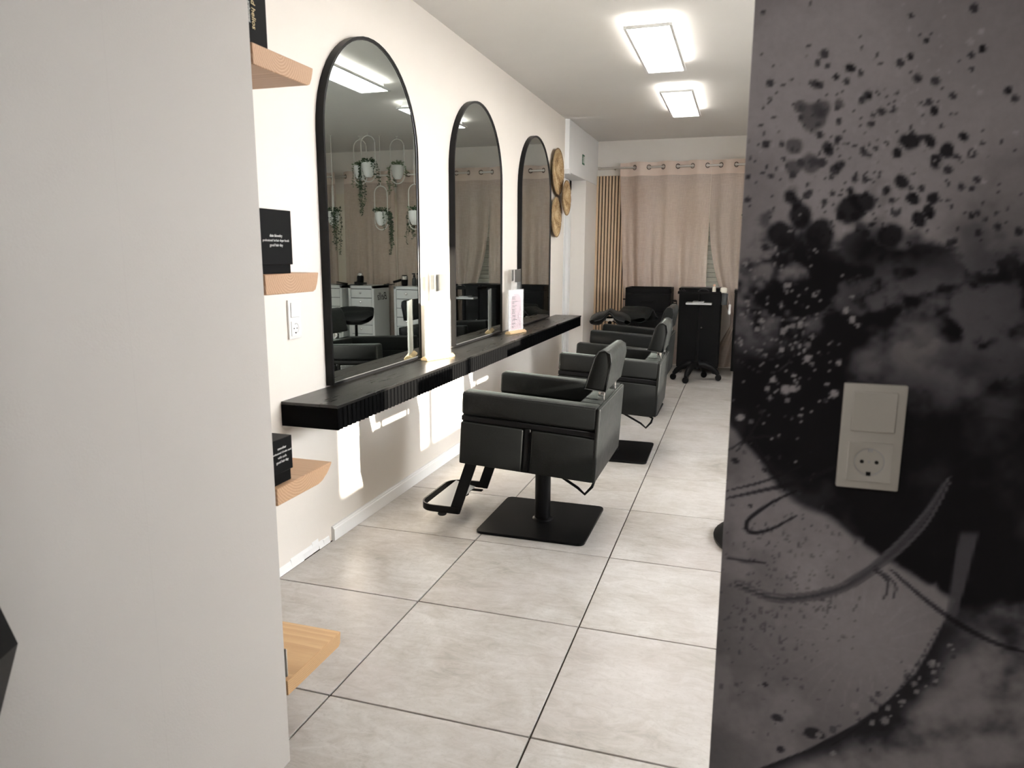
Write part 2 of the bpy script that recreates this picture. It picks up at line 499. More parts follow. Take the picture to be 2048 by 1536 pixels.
b.build('door_handle', 'brushed_steel', dr)
struct(MB().box(-.17, -.16, 6.9, 7.8, 0, 2.05).build('wall_left_passage', 'wall_paint_light'))

# baseboard with a quarter-round lip along its top
b = MB().prism([(0, 0), (.017, 0), (.017, .052), (.012, .056), (.012, .060), (.008, .064), (0, .064)], 2.635, 6.93, 'y')
struct(b.build('baseboard_left', 'gloss_white'))
# rough plaster edge left where the baseboard is missing
b = MB()
random.seed(3)
y = 1.40
while y < 2.60:
    d = random.uniform(.03, .09)
    b.prism([(0, 0.002), (random.uniform(.004, .010), .002), (.004, random.uniform(.012, .03)), (0, random.uniform(.03, .05))], y, y + d, 'y')
    y += d
struct(b.build('trim_3', 'gloss_white', smooth=0))

# ------------------------------------------------------------------ mural wall
mw = struct(MB().box(1.6615, W, 1.103, 1.22, 0, H, .002, 1).build('wall_mural', 'wall_paint_light'))
MB().box(2.55, W, 1.0995, 1.103, 0, H).build('mural_panel', 'mural_plain', mw)
STEP = .0032
gx = np.arange(1.6615, 2.5501, STEP); gz = np.arange(0.0, H + 1e-6, STEP)
GX, GZ = np.meshgrid(gx, gz)
rng = np.random.default_rng(5)
def vnoise(x, z, sc, seed, octs=4, gain=.55):
    r = np.random.default_rng(seed); out = 0; amp = 1; tot = 0
    for o in range(octs):
        n = 96; t = r.random((n, n))
        u = (x * sc * 2 ** o) % n; v = (z * sc * 2 ** o) % n
        i = u.astype(int); j = v.astype(int); fu = u - i; fv = v - j
        fu = fu * fu * (3 - 2 * fu); fv = fv * fv * (3 - 2 * fv); i1 = (i + 1) % n; j1 = (j + 1) % n
        out = out + amp * ((t[j, i] * (1 - fu) + t[j, i1] * fu) * (1 - fv) + (t[j1, i] * (1 - fu) + t[j1, i1] * fu) * fv)
        tot += amp; amp *= gain
    return out / tot
def sst(a, b, x): t = np.clip((x - a) / (b - a), 0, 1); return t * t * (3 - 2 * t)
# composition is drawn in a design grid (du, dv): 2048 x 1536 units laid on the wall, du along x, dv downwards
_x = GX - 1.66; _z = GZ - 1.05
DU = 1459.8 + 1400.6 * _x + 76.9 * _z + 310.3 * _x * _z + 445.6 * _x * _x + 22.9 * _z * _z
DV = 790.2 + 61.7 * _x - 1327.3 * _z - 380.0 * _x * _z + 37.7 * _x * _x - 240.5 * _z * _z
nA = vnoise(GX, GZ, 9, 1, 5); nB = vnoise(GX + 3, GZ, 26, 2, 4); nC = vnoise(GX, GZ + 5, 70, 3, 3); nD = vnoise(GX + 9, GZ + 2, 4, 4, 3)
wu = DU + (nA - .5) * 150 + (nB - .5) * 60; wv = DV + (nA[::-1] - .5) * 130 + (nB[:, ::-1] - .5) * 60
lum = .175 + .10 * (nD - .5) + .05 * (nA - .5)                       # mid grey ground
lum += .075 * sst(190, 20, np.abs(wv + .30 * wu - 610)) * sst(2000, 1600, wu)    # pale cloud, top left
lum += .07 * sst(420, 120, np.hypot((wu - 1720), (wv - 300)))
lum -= .035 * sst(1600, 1500, wu) * sst(0, 300, wv)
# the big dark mass across the middle
top = 470 - 60 * np.sin((wu - 1500) / 130.) + 30 * np.sin(wu / 37.)
dark = sst(-26, 26, wv - top + (nB - .5) * 190 + (nC - .5) * 70) * .8 + sst(-60, 90, wv - top) * .2
low = np.where(DU < 1560, 840 + (DU - 1450) * 1.35, 985 + (DU - 1560) * .60)   # lower rim, runs down to the right
low = low + (nB - .5) * 22
low_edge = sst(14, -14, DV - low)
dark *= low_edge
# dark head shape at the right, softer
head = sst(60, -90, np.hypot((wu - 2060) / 1.0, (wv - 560) / 1.35) - 190)
dark = np.maximum(dark, head * .66)
dark *= 1 - .55 * sst(.52, .70, nA) * sst(900, 600, DV)
dark *= 1 - .45 * sst(260, 60, np.hypot((wu - 1900) * .8, (wv - 640) * 1.6)) * sst(.45, .62, nB)
dark *= 1 - .75 * sst(200, 60, np.hypot(wu - 1520, (wv - 560) * 1.1)) * sst(.38, .6, nB)
# round black form low in the mass
for cu, cv, ru, rv in ((1830, 1060, 110, 120), (1700, 930, 190, 150), (1980, 1010, 170, 190), (1990, 1130, 130, 110)):
    dark = np.maximum(dark, sst(1.08, .93, np.hypot((DU - cu) / ru, (DV - cv) / rv)) * np.where(cu < 1800, low_edge, 1.))
lum = lum * (1 - dark) + (.0085 + .02 * sst(.5, .8, nA)) * dark
# pale lower-left field with a curved right edge
edge = np.interp(DV, [1100, 1180, 1250, 1300, 1350, 1400, 1450, 1500, 1540], [1960, 1925, 1885, 1860, 1830, 1780, 1710, 1610, 1500])
rim = edge - DU
pale = sst(-3, 6, rim) * sst(-6, 12, DV - low - 4)
pl = .135 + .05 * (nD - .5) + .08 * sst(260, 0, np.hypot(DU - 1720, DV - 1240)) + .05 * sst(.55, .75, nA) - .035 * sst(1500, 1420, DU)
ang = np.arctan2(DV - 1285, DU - 1720)
pl = pl + .018 * sst(.80, .97, np.sin(ang * 23 + nA * 9)) * sst(230, 60, np.hypot(DU - 1720, DV - 1285)) * sst(40, 80, np.hypot(DU - 1720, DV - 1285))
lum = lum * (1 - pale) + pl * pale
# cloudy dark purple-grey field at the lower right
cl = (1 - sst(-3, 6, rim)) * sst(1190, 1230, DV + (nB - .5) * 60 - (DU - 1900) * .05)
cv_ = .02 + .16 * sst(.36, .68, nA * .7 + nB * .3) * sst(10, 130, -rim + 20 * nB)
lum = lum * (1 - cl) + cv_ * cl
# slim pale wedge between two black rounds
wd = sst(3, -3, np.abs(DU - (1940 - (DV - 1065) * .22)) - (19 - (DV - 1065) * .05 + 6 * (nB - .5))) * sst(1058, 1075, DV) * sst(1260, 1225, DV)
lum = lum * (1 - wd * .85) + .062 * wd * .85
def stamp(cu, cv, r, val, amt=1., asp=1., soft=.25, rot=0.):
    global lum
    i0 = np.searchsorted(gx, gx[0]); m_ = (np.abs(DU - cu) < r * 3) & (np.abs(DV - cv) < r * 3)
    if not m_.any(): return
    du = DU[m_] - cu; dv = DV[m_] - cv
    a_ = math.cos(rot) * du + math.sin(rot) * dv; b_ = -math.sin(rot) * du + math.cos(rot) * dv
    d = np.hypot(a_ / asp, b_) / (r * .86) + (nB[m_] - .5) * .9 + (nC[m_] - .5) * .5
    k = sst(1 + soft, 1 - soft, d) * amt
    lum[m_] = lum[m_] * (1 - k) + val * k
def near(cx, cv, su, sv): return rng.normal(cx, su), rng.normal(cv, sv)
for k in range(420):                                             # black splatter over the pale upper half
    u_, v_ = near(1720, 330, 170, 130)
    if v_ > 520: continue
    stamp(u_, v_, 2.5 + 9 * rng.random() ** 3, .012, .85)
for u_, v_, r_ in ((1630, 230, 30), (1600, 210, 13), (1680, 205, 13), (1645, 215, 22), (1590, 290, 17), (1620, 325, 22), (1588, 335, 18)):
    stamp(u_, v_, r_, .055, .8)
for u_, v_, r_ in ((1823, 280, 20), (1862, 282, 14), (1895, 300, 17), (1872, 322, 17), (1928, 272, 11), (1805, 362, 18), (1795, 303, 11), (1870, 220, 10), (2015, 182, 10),
                   (1826, 395, 12), (1867, 395, 13), (1775, 378, 12), (1700, 420, 26), (1730, 400, 22), (1838, 437, 14), (1822, 112, 7), (1855, 82, 7), (1701, 135, 9), (1673, 152, 8), (1965, 100, 8), (1823, 32, 6),
                   (1580, 390, 18), (1600, 430, 24), (1560, 470, 26), (1640, 470, 30), (1780, 470, 26), (1860, 420, 12)):
    stamp(u_, v_, r_, .010, .95, 1 + .3 * rng.random(), rot=rng.random() * 3)
for k in range(120):                                             # pale flecks, upper
    u_, v_ = near(1760, 190, 110, 110); stamp(u_, v_, 2 + 5 * rng.random() ** 2, .30, .7)
for k in range(260):                                             # cold white flecks in the dark
    u_, v_ = near(1560, 690, 75, 95)
    stamp(u_, v_, 1.6 + 4.2 * rng.random() ** 4, .14 + .10 * rng.random(), .8)
for u_, v_, r_ in ((1600, 648, 8), (1614, 717, 8), (1545, 762, 8), (1587, 752, 6), (1570, 780, 12), (1586, 778, 9), (1563, 700, 7), (1522, 643, 6), (1678, 725, 6), (1480, 838, 9), (1668, 787, 9), (1693, 620, 8), (1705, 637, 8)):
    stamp(u_, v_, r_ * .9, .24, .9)
for k in range(420):                                             # fine dark spatter in the pale field
    u_, v_ = near(1560, 1170, 75, 110)
    stamp(u_, v_, 1.4 + 3.4 * rng.random() ** 2, .035, .55)
for u_, v_, r_ in ((1552, 1435, 10), (1625, 1466, 12), (1640, 1472, 8), (1560, 1497, 7), (1500, 1015, 4), (1470, 925, 5), (1540, 947, 5), (1528, 943, 4), (1530, 1370, 4)):
    stamp(u_, v_, r_, .015, .9, 1.5, rot=.4)
for k in range(90):
    u_, v_ = near(1790, 1390, 60, 26); stamp(u_, v_ + (1790 - u_) * .6, 2 + 7 * rng.random() ** 2, .02 if rng.random() < .6 else .22, .6)
def stroke(pts, w0, val, amt=.85):
    global lum
    P = np.array(pts, float); T = np.linspace(0, 1, 160); n = len(P) - 1
    t = T * n; i = np.clip(t.astype(int), 0, n - 1); f = t - i
    Pm = P[np.clip(i - 1, 0, n)]; P0 = P[i]; P1 = P[i + 1]; P2 = P[np.clip(i + 2, 0, n)]; f = f[:, None]
    C_ = .5 * (2 * P0 + (P1 - Pm) * f + (2 * Pm - 5 * P0 + 4 * P1 - P2) * f ** 2 + (3 * P0 - Pm - 3 * P1 + P2) * f ** 3)
    u0, v0 = C_.min(0) - 30; u1, v1 = C_.max(0) + 30
    m_ = (DU > u0) & (DU < u1) & (DV > v0) & (DV < v1)
    if not m_.any(): return
    du = DU[m_][:, None] - C_[None, :, 0]; dv = DV[m_][:, None] - C_[None, :, 1]
    D2 = du * du + dv * dv; j = D2.argmin(1); d = np.sqrt(D2[np.arange(len(j)), j])
    wd_ = w0 * (.25 + .75 * np.sin(np.pi * (.08 + .84 * T[j])))
    k = sst(1.25, .6, d / wd_) * amt
    lum[m_] = lum[m_] * (1 - k) + val * k
# hair-like strokes sweeping over the pale field
for o in (-7, 0, 6):
    stroke([(1470, 1170 + o), (1560, 1200 + o), (1680, 1180 + o), (1770, 1120 + o * 1.5), (1850, 1040 + o * 2), (1900, 960 + o)], 4.5, .03 + .008 * abs(o))
stroke([(1690, 1165), (1760, 1125), (1840, 1045), (1890, 965)], 9, .06, .6)
for o in (0, 5):
    stroke([(1590, 985), (1540, 1010), (1495, 1045), (1500, 1068), (1540, 1062), (1590, 1035)], 5 - .5 * o, .012)
stroke([(1452, 1118), (1490, 1125), (1530, 1128)], 4, .012)
stroke([(1455, 1000), (1520, 985), (1600, 965), (1680, 930), (1740, 890)], 5, .012)
stroke([(1455, 985), (1530, 965), (1600, 935)], 3, .012)
stroke([(1490, 830), (1510, 890), (1540, 940), (1570, 985)], 4, .012)
stroke([(1455, 905), (1500, 880), (1560, 875)], 3, .015); stroke([(1530, 820), (1500, 870), (1470, 910)], 2.5, .015)
stroke([(1745, 1140), (1775, 1165), (1768, 1200)], 4, .02); stroke([(1750, 1135), (1790, 1170), (1785, 1200)], 3, .03)
stroke([(1780, 1140), (1850, 1200), (1920, 1250), (2000, 1290), (2080, 1310)], 6, .010)
stroke([(1880, 1250), (1820, 1350), (1750, 1430), (1650, 1500)], 2.2, .012, .6)
for k in range(5):
    stroke([(1470, 560 + 40 * k), (1560, 640 + 25 * k), (1700, 600 - 10 * k), (1780, 560)], 1.6, .055, .45)
lum = np.clip(lum * 2.5, .009, .66)
warm = sst(.12, .30, lum)
rgb = np.stack([lum * (1.02 + .02 * warm), lum * (.985 + .01 * warm), lum * (1.14 - .07 * warm)], -1)
rgb = rgb * (1 + .10 * (nC - .5))[..., None]
nz_, nx_ = GX.shape
co = np.stack([GX, np.full_like(GX, 1.1), GZ], -1).reshape(-1, 3)
idx = np.arange(nz_ * nx_).reshape(nz_, nx_)
quads = np.stack([idx[:-1, :-1], idx[:-1, 1:], idx[1:, 1:], idx[1:, :-1]], -1).reshape(-1, 4)
me = bpy.data.meshes.new('mural_print')
me.vertices.add(len(co)); me.vertices.foreach_set('co', co.ravel())
me.loops.add(quads.size); me.loops.foreach_set('vertex_index', quads.ravel().astype(np.int32))
me.polygons.add(len(quads)); me.polygons.foreach_set('loop_start', (np.arange(len(quads)) * 4).astype(np.int32))
me.polygons.foreach_set('loop_total', np.full(len(quads), 4, np.int32)); me.update(calc_edges=True)
ca = me.color_attributes.new('ink', 'FLOAT_COLOR', 'POINT')
ca.data.foreach_set('color', np.concatenate([rgb.reshape(-1, 3), np.ones((len(co), 1))], 1).ravel().astype(np.float32))
link('mural_print', me, 'mural_print', mw)

# ================================================================== styling counter and mirrors
CX, CY0, CY1 = .25, 2.32, 6.66
ct = tag(empty('wall_counter', (0, (CY0 + CY1) / 2, .595)), 'long black wall shelf with fluted front under the three mirrors', 'counter')
hl = (CY1 - CY0) / 2
MB().box(.0005, CX, -hl, hl, .083, .095, .0015, 1).build('counter_top', 'counter_top', ct)
MB().box(.0005, CX - .014, -hl + .001, hl - .001, 0, .083, .001, 1).build('counter_body', 'counter_side', ct)
MB().box(.0005, CX - .001, -hl, -hl + .012, -.0005, .083, .001, 1).build('end_panel', 'counter_side', ct)
PITCH_S = .0335
pts = [(CX - .016, -PITCH_S * .46), (CX - .007, -PITCH_S * .42), (CX - .002, -PITCH_S * .2), (CX - .0005, 0), (CX - .002, PITCH_S * .2), (CX - .007, PITCH_S * .42), (CX - .016, PITCH_S * .46)]
sm = MB().prism(pts, 0, .083, 'z').mesh('slat')
k = 0
while -hl + .03 + k * PITCH_S < hl - .012:
    link('slat', sm, 'counter_side', ct, (0, -hl + .03 + k * PITCH_S, 0)); k += 1

def arch(w, z0, z1, n=28, d=0.):
    r = w / 2 - d
    pts = [(-r, z0 + d), (r, z0 + d)]
    zc = z1 - w / 2
    for k in range(n + 1):
        a = PI * k / n
        pts.append((r * math.cos(a), zc + r * math.sin(a)))
    return pts
MZ0, MZ1, MWID = .697, 2.195, .90
def make_mirror(yc, label):
    m = tag(empty('arched_mirror', (0, yc, MZ0)), label, 'mirror', 'arched wall mirrors')
    bm = bmesh.new()
    oo, ii = arch(MWID, 0, MZ1 - MZ0), arch(MWID, 0, MZ1 - MZ0, d=.011)
    loops = []
    for P, x in ((oo, .0008), (oo, .036), (ii, .036), (ii, .028)):
        loops.append([bm.verts.new((x, p[0], p[1])) for p in P])
    N = len(oo); fs = []
    for a, b_ in zip(loops, loops[1:]):
        for k in range(N): fs.append(bm.faces.new((a[k], a[(k + 1) % N], b_[(k + 1) % N], b_[k])))
    fs.append(bm.faces.new(loops[0])); fs.append(bm.faces.new(loops[-1]))
    bmesh.ops.recalc_face_normals(bm, faces=fs)
    b = MB(); b.bm = bm; b.build('mirror_frame', 'mirror_frame', m)
    b = MB().prism(arch(MWID, 0, MZ1 - MZ0, d=.0115), .0282, .0300, 'x')
    b.build('mirror_glass', 'mirror_glass', m, smooth=0)
    b = MB()
    l0, l1 = arch(MWID, 0, MZ1 - MZ0, d=.0112), arch(MWID, 0, MZ1 - MZ0, d=.0145)
    va = [[b.bm.verts.new((x, p[0], p[1])) for p in P] for P, x in ((l0, .0301), (l0, .0325), (l1, .0306), (l1, .0301))]
    for a, c in zip(va, va[1:]):
        for k in range(N): b.bm.faces.new((a[k], a[(k + 1) % N], c[(k + 1) % N], c[k]))
    bmesh.ops.recalc_face_normals(b.bm, faces=b.bm.faces[:])
    b.build('frame_lip', 'dark_lip', m)
    return m
make_mirror(3.093, 'arched mirror in thin black frame, the largest one nearest the wooden shelves')
make_mirror(4.485, 'arched mirror in thin black frame, the middle one of three')
make_mirror(5.855, 'arched mirror in thin black frame beside the woven straw discs')

# ================================================================== salon chairs
def make_chair():
    root = empty('salon_chair')
    TZ = .327; t = math.radians(3.2)
    T4 = Matrix.Translation((0, 0, TZ)) @ Matrix.Rotation(t, 4, 'Y')
    L, HB, YW, YI = .305, .325, .31, .225
    for s in (-1, 1):
        ya, yb = sorted((s * YI, s * YW)); yo = s * YW
        arm = empty('armrest'); arm.parent = root
        b = MB().box(-L, L - .012, ya, yb, .222, HB, .014, 3, T4); b.build('arm_pad', 'leather', arm)
        y0_, y1_ = sorted((s * (YI + .002), s * (YW - .012)))
        MB().box(-L + .004, L - .014, y0_, y1_, .004, .224, .004, 1, T4).build('arm_core', 'leather', arm)
        y0_, y1_ = sorted((s * (YW - .013), s * (YW - .003)))
        MB().box(-L + .002, L - .010, y0_, y1_, .196, .219, .003, 1, T4).build('trim_bar', 'black_metal', arm)
        MB().box(-.013, .013, y0_, y1_, .004, .196, .003, 1, T4).build('trim_bar', 'black_metal', arm)
        for x0, x1 in ((-L, -.019), (.019, L - .012)):
            y0_, y1_ = sorted((s * (YW - .016), s * (YW - .0005)))
            MB().box(x0, x1, y0_, y1_, .0, .190, .0075, 3, T4).build('side_panel', 'leather', arm)
        # piping along the outer top edge
        b = MB().tube([(-L + .01, s * (YW - .004), HB - .004), (L - .02, s * (YW - .004), HB - .004)], .0028, 6, M4=T4)
        b.build('piping', 'leather_piping', arm)
    MB().box(.195, L - .012, -YI - .001, YI + .001, 0, HB - .001, .012, 3, T4).build('back_shell', 'leather', root)
    bp = MB().box(L - .018, L, -YW, YW, .0, HB - .003, .008, 3, T4).build('back_panel', 'leather', root)
    q = .006
    b = MB().tube([(L - .003, -YW + q, .01), (L - .003, -YW + q, HB - .03), (L - .003, -YW + q + .002, HB - .014), (L - .003, -YW + .02, HB - .008), (L - .003, YW - .02, HB - .008), (L - .003, YW - q - .002, HB - .014), (L - .003, YW - q, HB - .03), (L - .003, YW - q, .01)], .003, 6, M4=T4)
    b.build('piping', 'leather_piping', bp)
    MB().box(-L + .006, .198, -YI + .002, YI - .002, .02, .155, .03, 4, T4).build('seat', 'leather', root)
    MB().box(-.26, .27, -.27, .27, -.012, .006, .003, 1, T4).build('seat_plate', 'black_metal', root)
    # low backrest cushion on chrome posts
    prof = [(.207, .374), (.302, .368), (.318, .500), (.310, .540), (.285, .552), (.258, .545), (.240, .515)]
    b = MB().prism(prof, -.205, .205, 'y', .014, 3, T4)
    cu = b.build('backrest', 'leather', root)
    for s in (-1, 1):
        b = MB()
        sh = [(x + (.254 - x) * .05, z + (.45 - z) * .05) for x, z in prof]
        P = [(p[0], s * .2035, p[1]) for p in sh]
        b.tube(P, .003, 6, closed=True, M4=T4)
        b.build('piping', 'leather_piping', cu)
    for s in (-1, 1):
        MB().box(.262, .290, s * .145 - .011, s * .145 + .011, .315, .385, .003, 2, T4).build('backrest_post', 'chrome', root)
    # base
    pl = []
    for cx, cy, a0 in ((1, 1, 0), (-1, 1, 90), (-1, -1, 180), (1, -1, 270)):
        for k in range(6):
            a = math.radians(a0 + 18 * k); pl.append((cx * .222 + .03 * math.cos(a), cy * .222 + .03 * math.sin(a)))
    MB().prism(pl, .0005, .013, 'z', .002, 1).build('base_plate', 'black_metal', root)
    b = MB().lathe([(.05, .013), (.047, .018), (.038, .022), (.037, .03), (.037, .285), (.05, .29), (.05, .325)], 28)
    b.build('column', 'black_metal', root)
    b = MB().prism([(-.09, .327), (.08, .322), (.02, .285), (-.05, .285)], -.05, .05, 'y').build('column_head', 'black_metal', root)
    # height lever: bent rod loop
    b = MB().tube([(.02, -.06, .300), (.10, -.11, .272), (.20, -.15, .232), (.232, -.152, .206), (.262, -.14, .240), (.268, -.12, .262), (.235, -.10, .274), (.12, -.075, .295), (.03, -.04, .305)], .0065, 8)
    b.build('height_lever', 'black_metal', root)
    # footrest
    fr = empty('footrest'); fr.parent = root
    for s in (-1, 1):
        b = MB()
        b.prism([(-.305, .345), (-.250, .345), (-.348, .062), (-.372, .062), (-.392, .092)], s * .195 - .004, s * .195 + .004, 'y')
        b.build('footrest_arm', 'black_metal', fr)
    LP = [(-.352, -.199, .078)]
    r_ = .075
    for k in range(9):
        a = PI / 2 * k / 8; LP.append((-.480 - r_ * math.sin(a), -.199 + r_ - r_ * math.cos(a), .078))
    for k in range(9):
        a = PI / 2 * k / 8; LP.append((-.480 - r_ * math.cos(a), .199 - r_ + r_ * math.sin(a), .078))
    LP.append((-.352, .199, .078))
    MB().tube(LP, 0, sq=(.032, .008)).build('footrest_loop', 'black_metal', fr)
    b = MB().box(-.055, .055, -.185, .185, -.003, .003, .001, 1, Matrix.Translation((-.465, 0, .078)) @ Matrix.Rotation(math.radians(12), 4, 'Y'))
    b.build('step_plate', 'grey_foil', fr)
    for s in (-1, 1):
        MB().lathe([(.007, .066), (.007, .048), (.019, .044), (.021, .034), (.017, .030)], 16, (-.455, s * .150, 0)).build('foot_pad', 'rubber', fr)
        MB().box(-.47, -.36, s * .150 - .012, s * .150 + .012, .062, .067).build('pad_bracket', 'black_metal', fr)
    return root
ch = make_chair()
spots = [((.827, 3.16), 0.0, 'black leather salon chair facing the largest mirror, nearest the viewer'),
         ((.925, 4.50), math.radians(1.0), 'black leather salon chair facing the middle mirror, second from the viewer'),
         ((.845, 5.87), 0.0, 'black leather salon chair facing the farthest mirror, third in the row')]
for k, (p, rz, lab) in enumerate(spots):
    c = ch if k == 0 else copy_tree(ch)
    c.location = (p[0], p[1], 0); c.rotation_euler = (0, 0, rz)
    tag(c, lab, 'chair', 'salon chairs in a row before the mirrors')

# ================================================================== ceiling lamps
def ceiling_lamp(x0, x1, y0, y1, lab, mat='lamp_panel'):
    r = tag(empty('ceiling_light', ((x0 + x1) / 2, (y0 + y1) / 2, H)), lab, 'light', 'rectangular ceiling lights')
    hx, hy = (x1 - x0) / 2, (y1 - y0) / 2
    MB().prism([(-hx + .05, 0), (-hx + .035, -.048), (hx - .035, -.048), (hx - .05, 0)], -hy + .02, hy - .02, 'y').build('lamp_housing', 'gloss_white', r)
    b = MB()
    for a, c_, d, e in ((-hx - .004, -hx + .012, -hy, hy), (hx - .012, hx + .004, -hy, hy), (-hx + .012, hx - .012, -hy, -hy + .012), (-hx + .012, hx - .012, hy - .012, hy)):
        b.box(a, c_, d, e, -.064, -.048, .002, 1)
    b.build('lamp_frame', 'gloss_white', r)
    MB().box(-hx + .012, hx - .012, -hy + .012, hy - .012, -.061, -.050).build('diffuser', mat, r)
    return r
ceiling_lamp(.985, 1.237, 4.14, 5.155, 'rectangular white ceiling light, the larger of the two lit panels')
ceiling_lamp(1.003, 1.245, 5.77, 6.80, 'rectangular white ceiling light, the smaller one nearest the back curtains')
ceiling_lamp(.985, 1.237, 2.50, 3.515, 'rectangular white ceiling light above the nearest salon chair')
ceiling_lamp(.985, 1.237, -1.65, -.635, 'added rectangular white ceiling light, unseen behind the viewer, lighting the mural', 'lamp_panel_added')  # added lamp, out of view, placed to brighten the mural wall

# ================================================================== wooden shelves on the end of the front wall
SX, SY = .662, 1.3655
def shelf(zt, th, dp, mat, prof_kind, lab):
    r = tag(empty('wall_shelf', (0, SY, zt - th)), lab, 'shelf', 'thick solid wood shelf boards')
    if prof_kind == 'chamfer':
        P = [(0, 0), (dp * .72, 0), (dp * .80, th * .10), (dp * .90, th * .42), (dp * .965, th * .75), (dp, th), (0, th)]
    elif prof_kind == 'round':
        P = [(0, 0), (dp * .88, 0), (dp * .93, th * .10), (dp * .965, th * .40), (dp * .985, th * .7), (dp, th), (0, th)]
    else:
        P = [(0, 0), (dp * .95, 0.), (dp * .985, th * .2), (dp, th * .9), (dp * .995, th), (0, th)]
    MB().prism(P, .04, SX, 'x', .0015, 1).build('board', mat, r)
    MB().box(.10, SX - .05, .0005, .006, -.004, th * .5).build('wall_bracket', 'black_metal', r)
    return r
shelf(1.687, .044, .228, 'oak_rings', 'round', 'thick oak shelf board at the top, holding the tall black box with gold lettering')
shelf(1.206, .046, .214, 'oak_rings', 'round', 'thick oak shelf board at eye level, above the white socket on the wall')
shelf(.711, .042, .240, 'oak_rings_b', 'chamfer', 'thick oak shelf board with slanted edge below the end of the black counter')
shelf(.221, .041, .248, 'oak_plain', 'square', 'thick oak shelf board lowest of all, just above the floor tiles')

def carton(name, y0, y1, z0, z1, base_h, lab, depth=.17, xf=.652):
    r = tag(empty(name, (xf - depth / 2, (y0 + y1) / 2, z0)), lab, 'box', 'black product boxes on the oak shelves')
    hx, hy, hz = depth / 2, (y1 - y0) / 2, z1 - z0
    if base_h:
        MB().box(-hx + .004, hx - .004, -hy + .004, hy - .004, 0, hz - .01, .001, 1).build('box_base', 'carton', r)
        MB().box(-hx, hx, -hy, hy, base_h, hz, .001, 1).build('box_lid', 'carton_lid', r)
    else:
        MB().box(-hx, hx, -hy, hy, 0, hz, .001, 1).build('box_body', 'carton', r)
    return r, hx, hy, hz
r, hx, hy, hz = carton('tall_box', 1.3685, 1.4335, 1.6875, 1.96, 0, 'tall black box with gold lettering on the top shelf')
text_obj('ghd helios', .0185, 'print_gold', r, (hx + .0006, -.0130, .068), (0, 0, -1), (0, 1, 0), .1)
text_obj('professional', .0085, 'print_white', r, (hx + .0006, -.0265, .062), (0, 0, -1), (0, 1, 0))
r, hx, hy, hz = carton('lidded_box', 1.3685, 1.488, 1.2065, 1.350, .020, 'black lidded box with small white text at eye level')
for k, s in enumerate(('dein blowdry', 'professional 1st hair dryer brush', 'good hair day')):
    text_obj(s, .0088 if k != 1 else .0074, 'print_white', r, (hx + .0006, -.002, .085 - .0105 * k), (0, 1, 0), (0, 0, 1))
r, hx, hy, hz = carton('low_box', 1.3685, 1.447, .7115, .822, .028, 'small black lidded box with white text beside the counter end', .20)
for k, s in enumerate(('smoother', 'professional 1.0 wide wand', 'with curls', 'good hair day')):
    text_obj(s, .0085 if k != 1 else .0066, 'print_white', r, (hx + .0006, -.002, .088 - .0108 * k), (0, 1, 0), (0, 0, 1))
r = tag(empty('acrylic_stand', (.60, 1.38, .2215)), 'clear acrylic stand seen edge-on on the lowest oak shelf', 'stand')
MB().box(-.04, .052, -.004, .0005, 0, .075, .0008, 1).build('acrylic_sheet', 'acrylic_grey', r)
MB().tube([(.052, .0006, .002), (.052, .0006, .073)], .0014, 6).build('sheet_edge', 'cream', r)

# ================================================================== switch and socket plates
def socket_plate(name, M4, lab, mat):
    """local frame: x right, y up, z out of the wall"""
    r = tag(empty(name), lab, 'socket', 'white double plates of switch and socket')
    r.matrix_world = M4
    MB().box(-.0405, .0405, -.076, .076, .0003, .009, .002, 2).build('plate', mat, r)
    MB().box(-.0285, .0285, .0085, .0665, .009, .0125, .0015, 1, Matrix.Translation((0, 0, .0)) @ Matrix.Rotation(math.radians(1.2), 4, 'X')).build('rocker', mat, r)
    s = MB()
    N = 28; ri, ro = .0205, .0285
    # square insert with a round well
    cy = -.0355
    outer = []; 
    for k in range(N):
        a = 2 * PI * (k + .5) / N; q = max(abs(math.cos(a)), abs(math.sin(a))); outer.append((ro * math.cos(a) / q, cy + ro * math.sin(a) / q))
    rings = [[s.bm.verts.new((p[0], p[1], .009)) for p in outer], [s.bm.verts.new((p[0], p[1], .0118)) for p in outer]]
    for rr, z in ((ri + .0012, .0118), (ri, .0110), (ri - .001, -.0), (.0001, -.0)):
        rings.append([s.bm.verts.new((rr * math.cos(2 * PI * (k + .5) / N), cy + rr * math.sin(2 * PI * (k + .5) / N), max(z, .0093))) for k in range(N)])
    fs = []
    for a, c in zip(rings, rings[1:]):
        for k in range(N): fs.append(s.bm.faces.new((a[k], a[(k + 1) % N], c[(k + 1) % N], c[k])))
    bmesh.ops.recalc_face_normals(s.bm, faces=fs)
    so = s.build('socket_insert', mat, r)
    b = MB().tube([(.0192 * math.cos(2 * PI * k / 28), cy + .0192 * math.sin(2 * PI * k / 28), .0096) for k in range(28)], .0007, 6, closed=True); b.build('well_ring', 'grey_foil', so)
    for x, y in ((-.0095, 0), (.0095, 0)):
        MB().cyl((x, cy + y, .0096), .0027, .0006, 'z', 12).build('pin_hole', 'dark_gap', so)
    MB().cyl((0, cy, .0096), .0018, .0006, 'z', 10).build('screw', 'grey_foil', so)
    for y in (-.0175, .0175):
        MB().box(-.003, .003, cy + y - .0028, cy + y + .0028, .0093, .0105).build('earth_clip', 'dark_gap' if y < 0 else 'grey_foil', so)
    return r
# on the mural: right=+X, up=+Z, out=-Y
socket_plate('socket_plate', Matrix(((1, 0, 0, 1.8535), (0, 0, -1, 1.0995), (0, 1, 0, 1.0005), (0, 0, 0, 1))) , 'white switch and socket plate on the dark mural wall', 'aged_plastic')
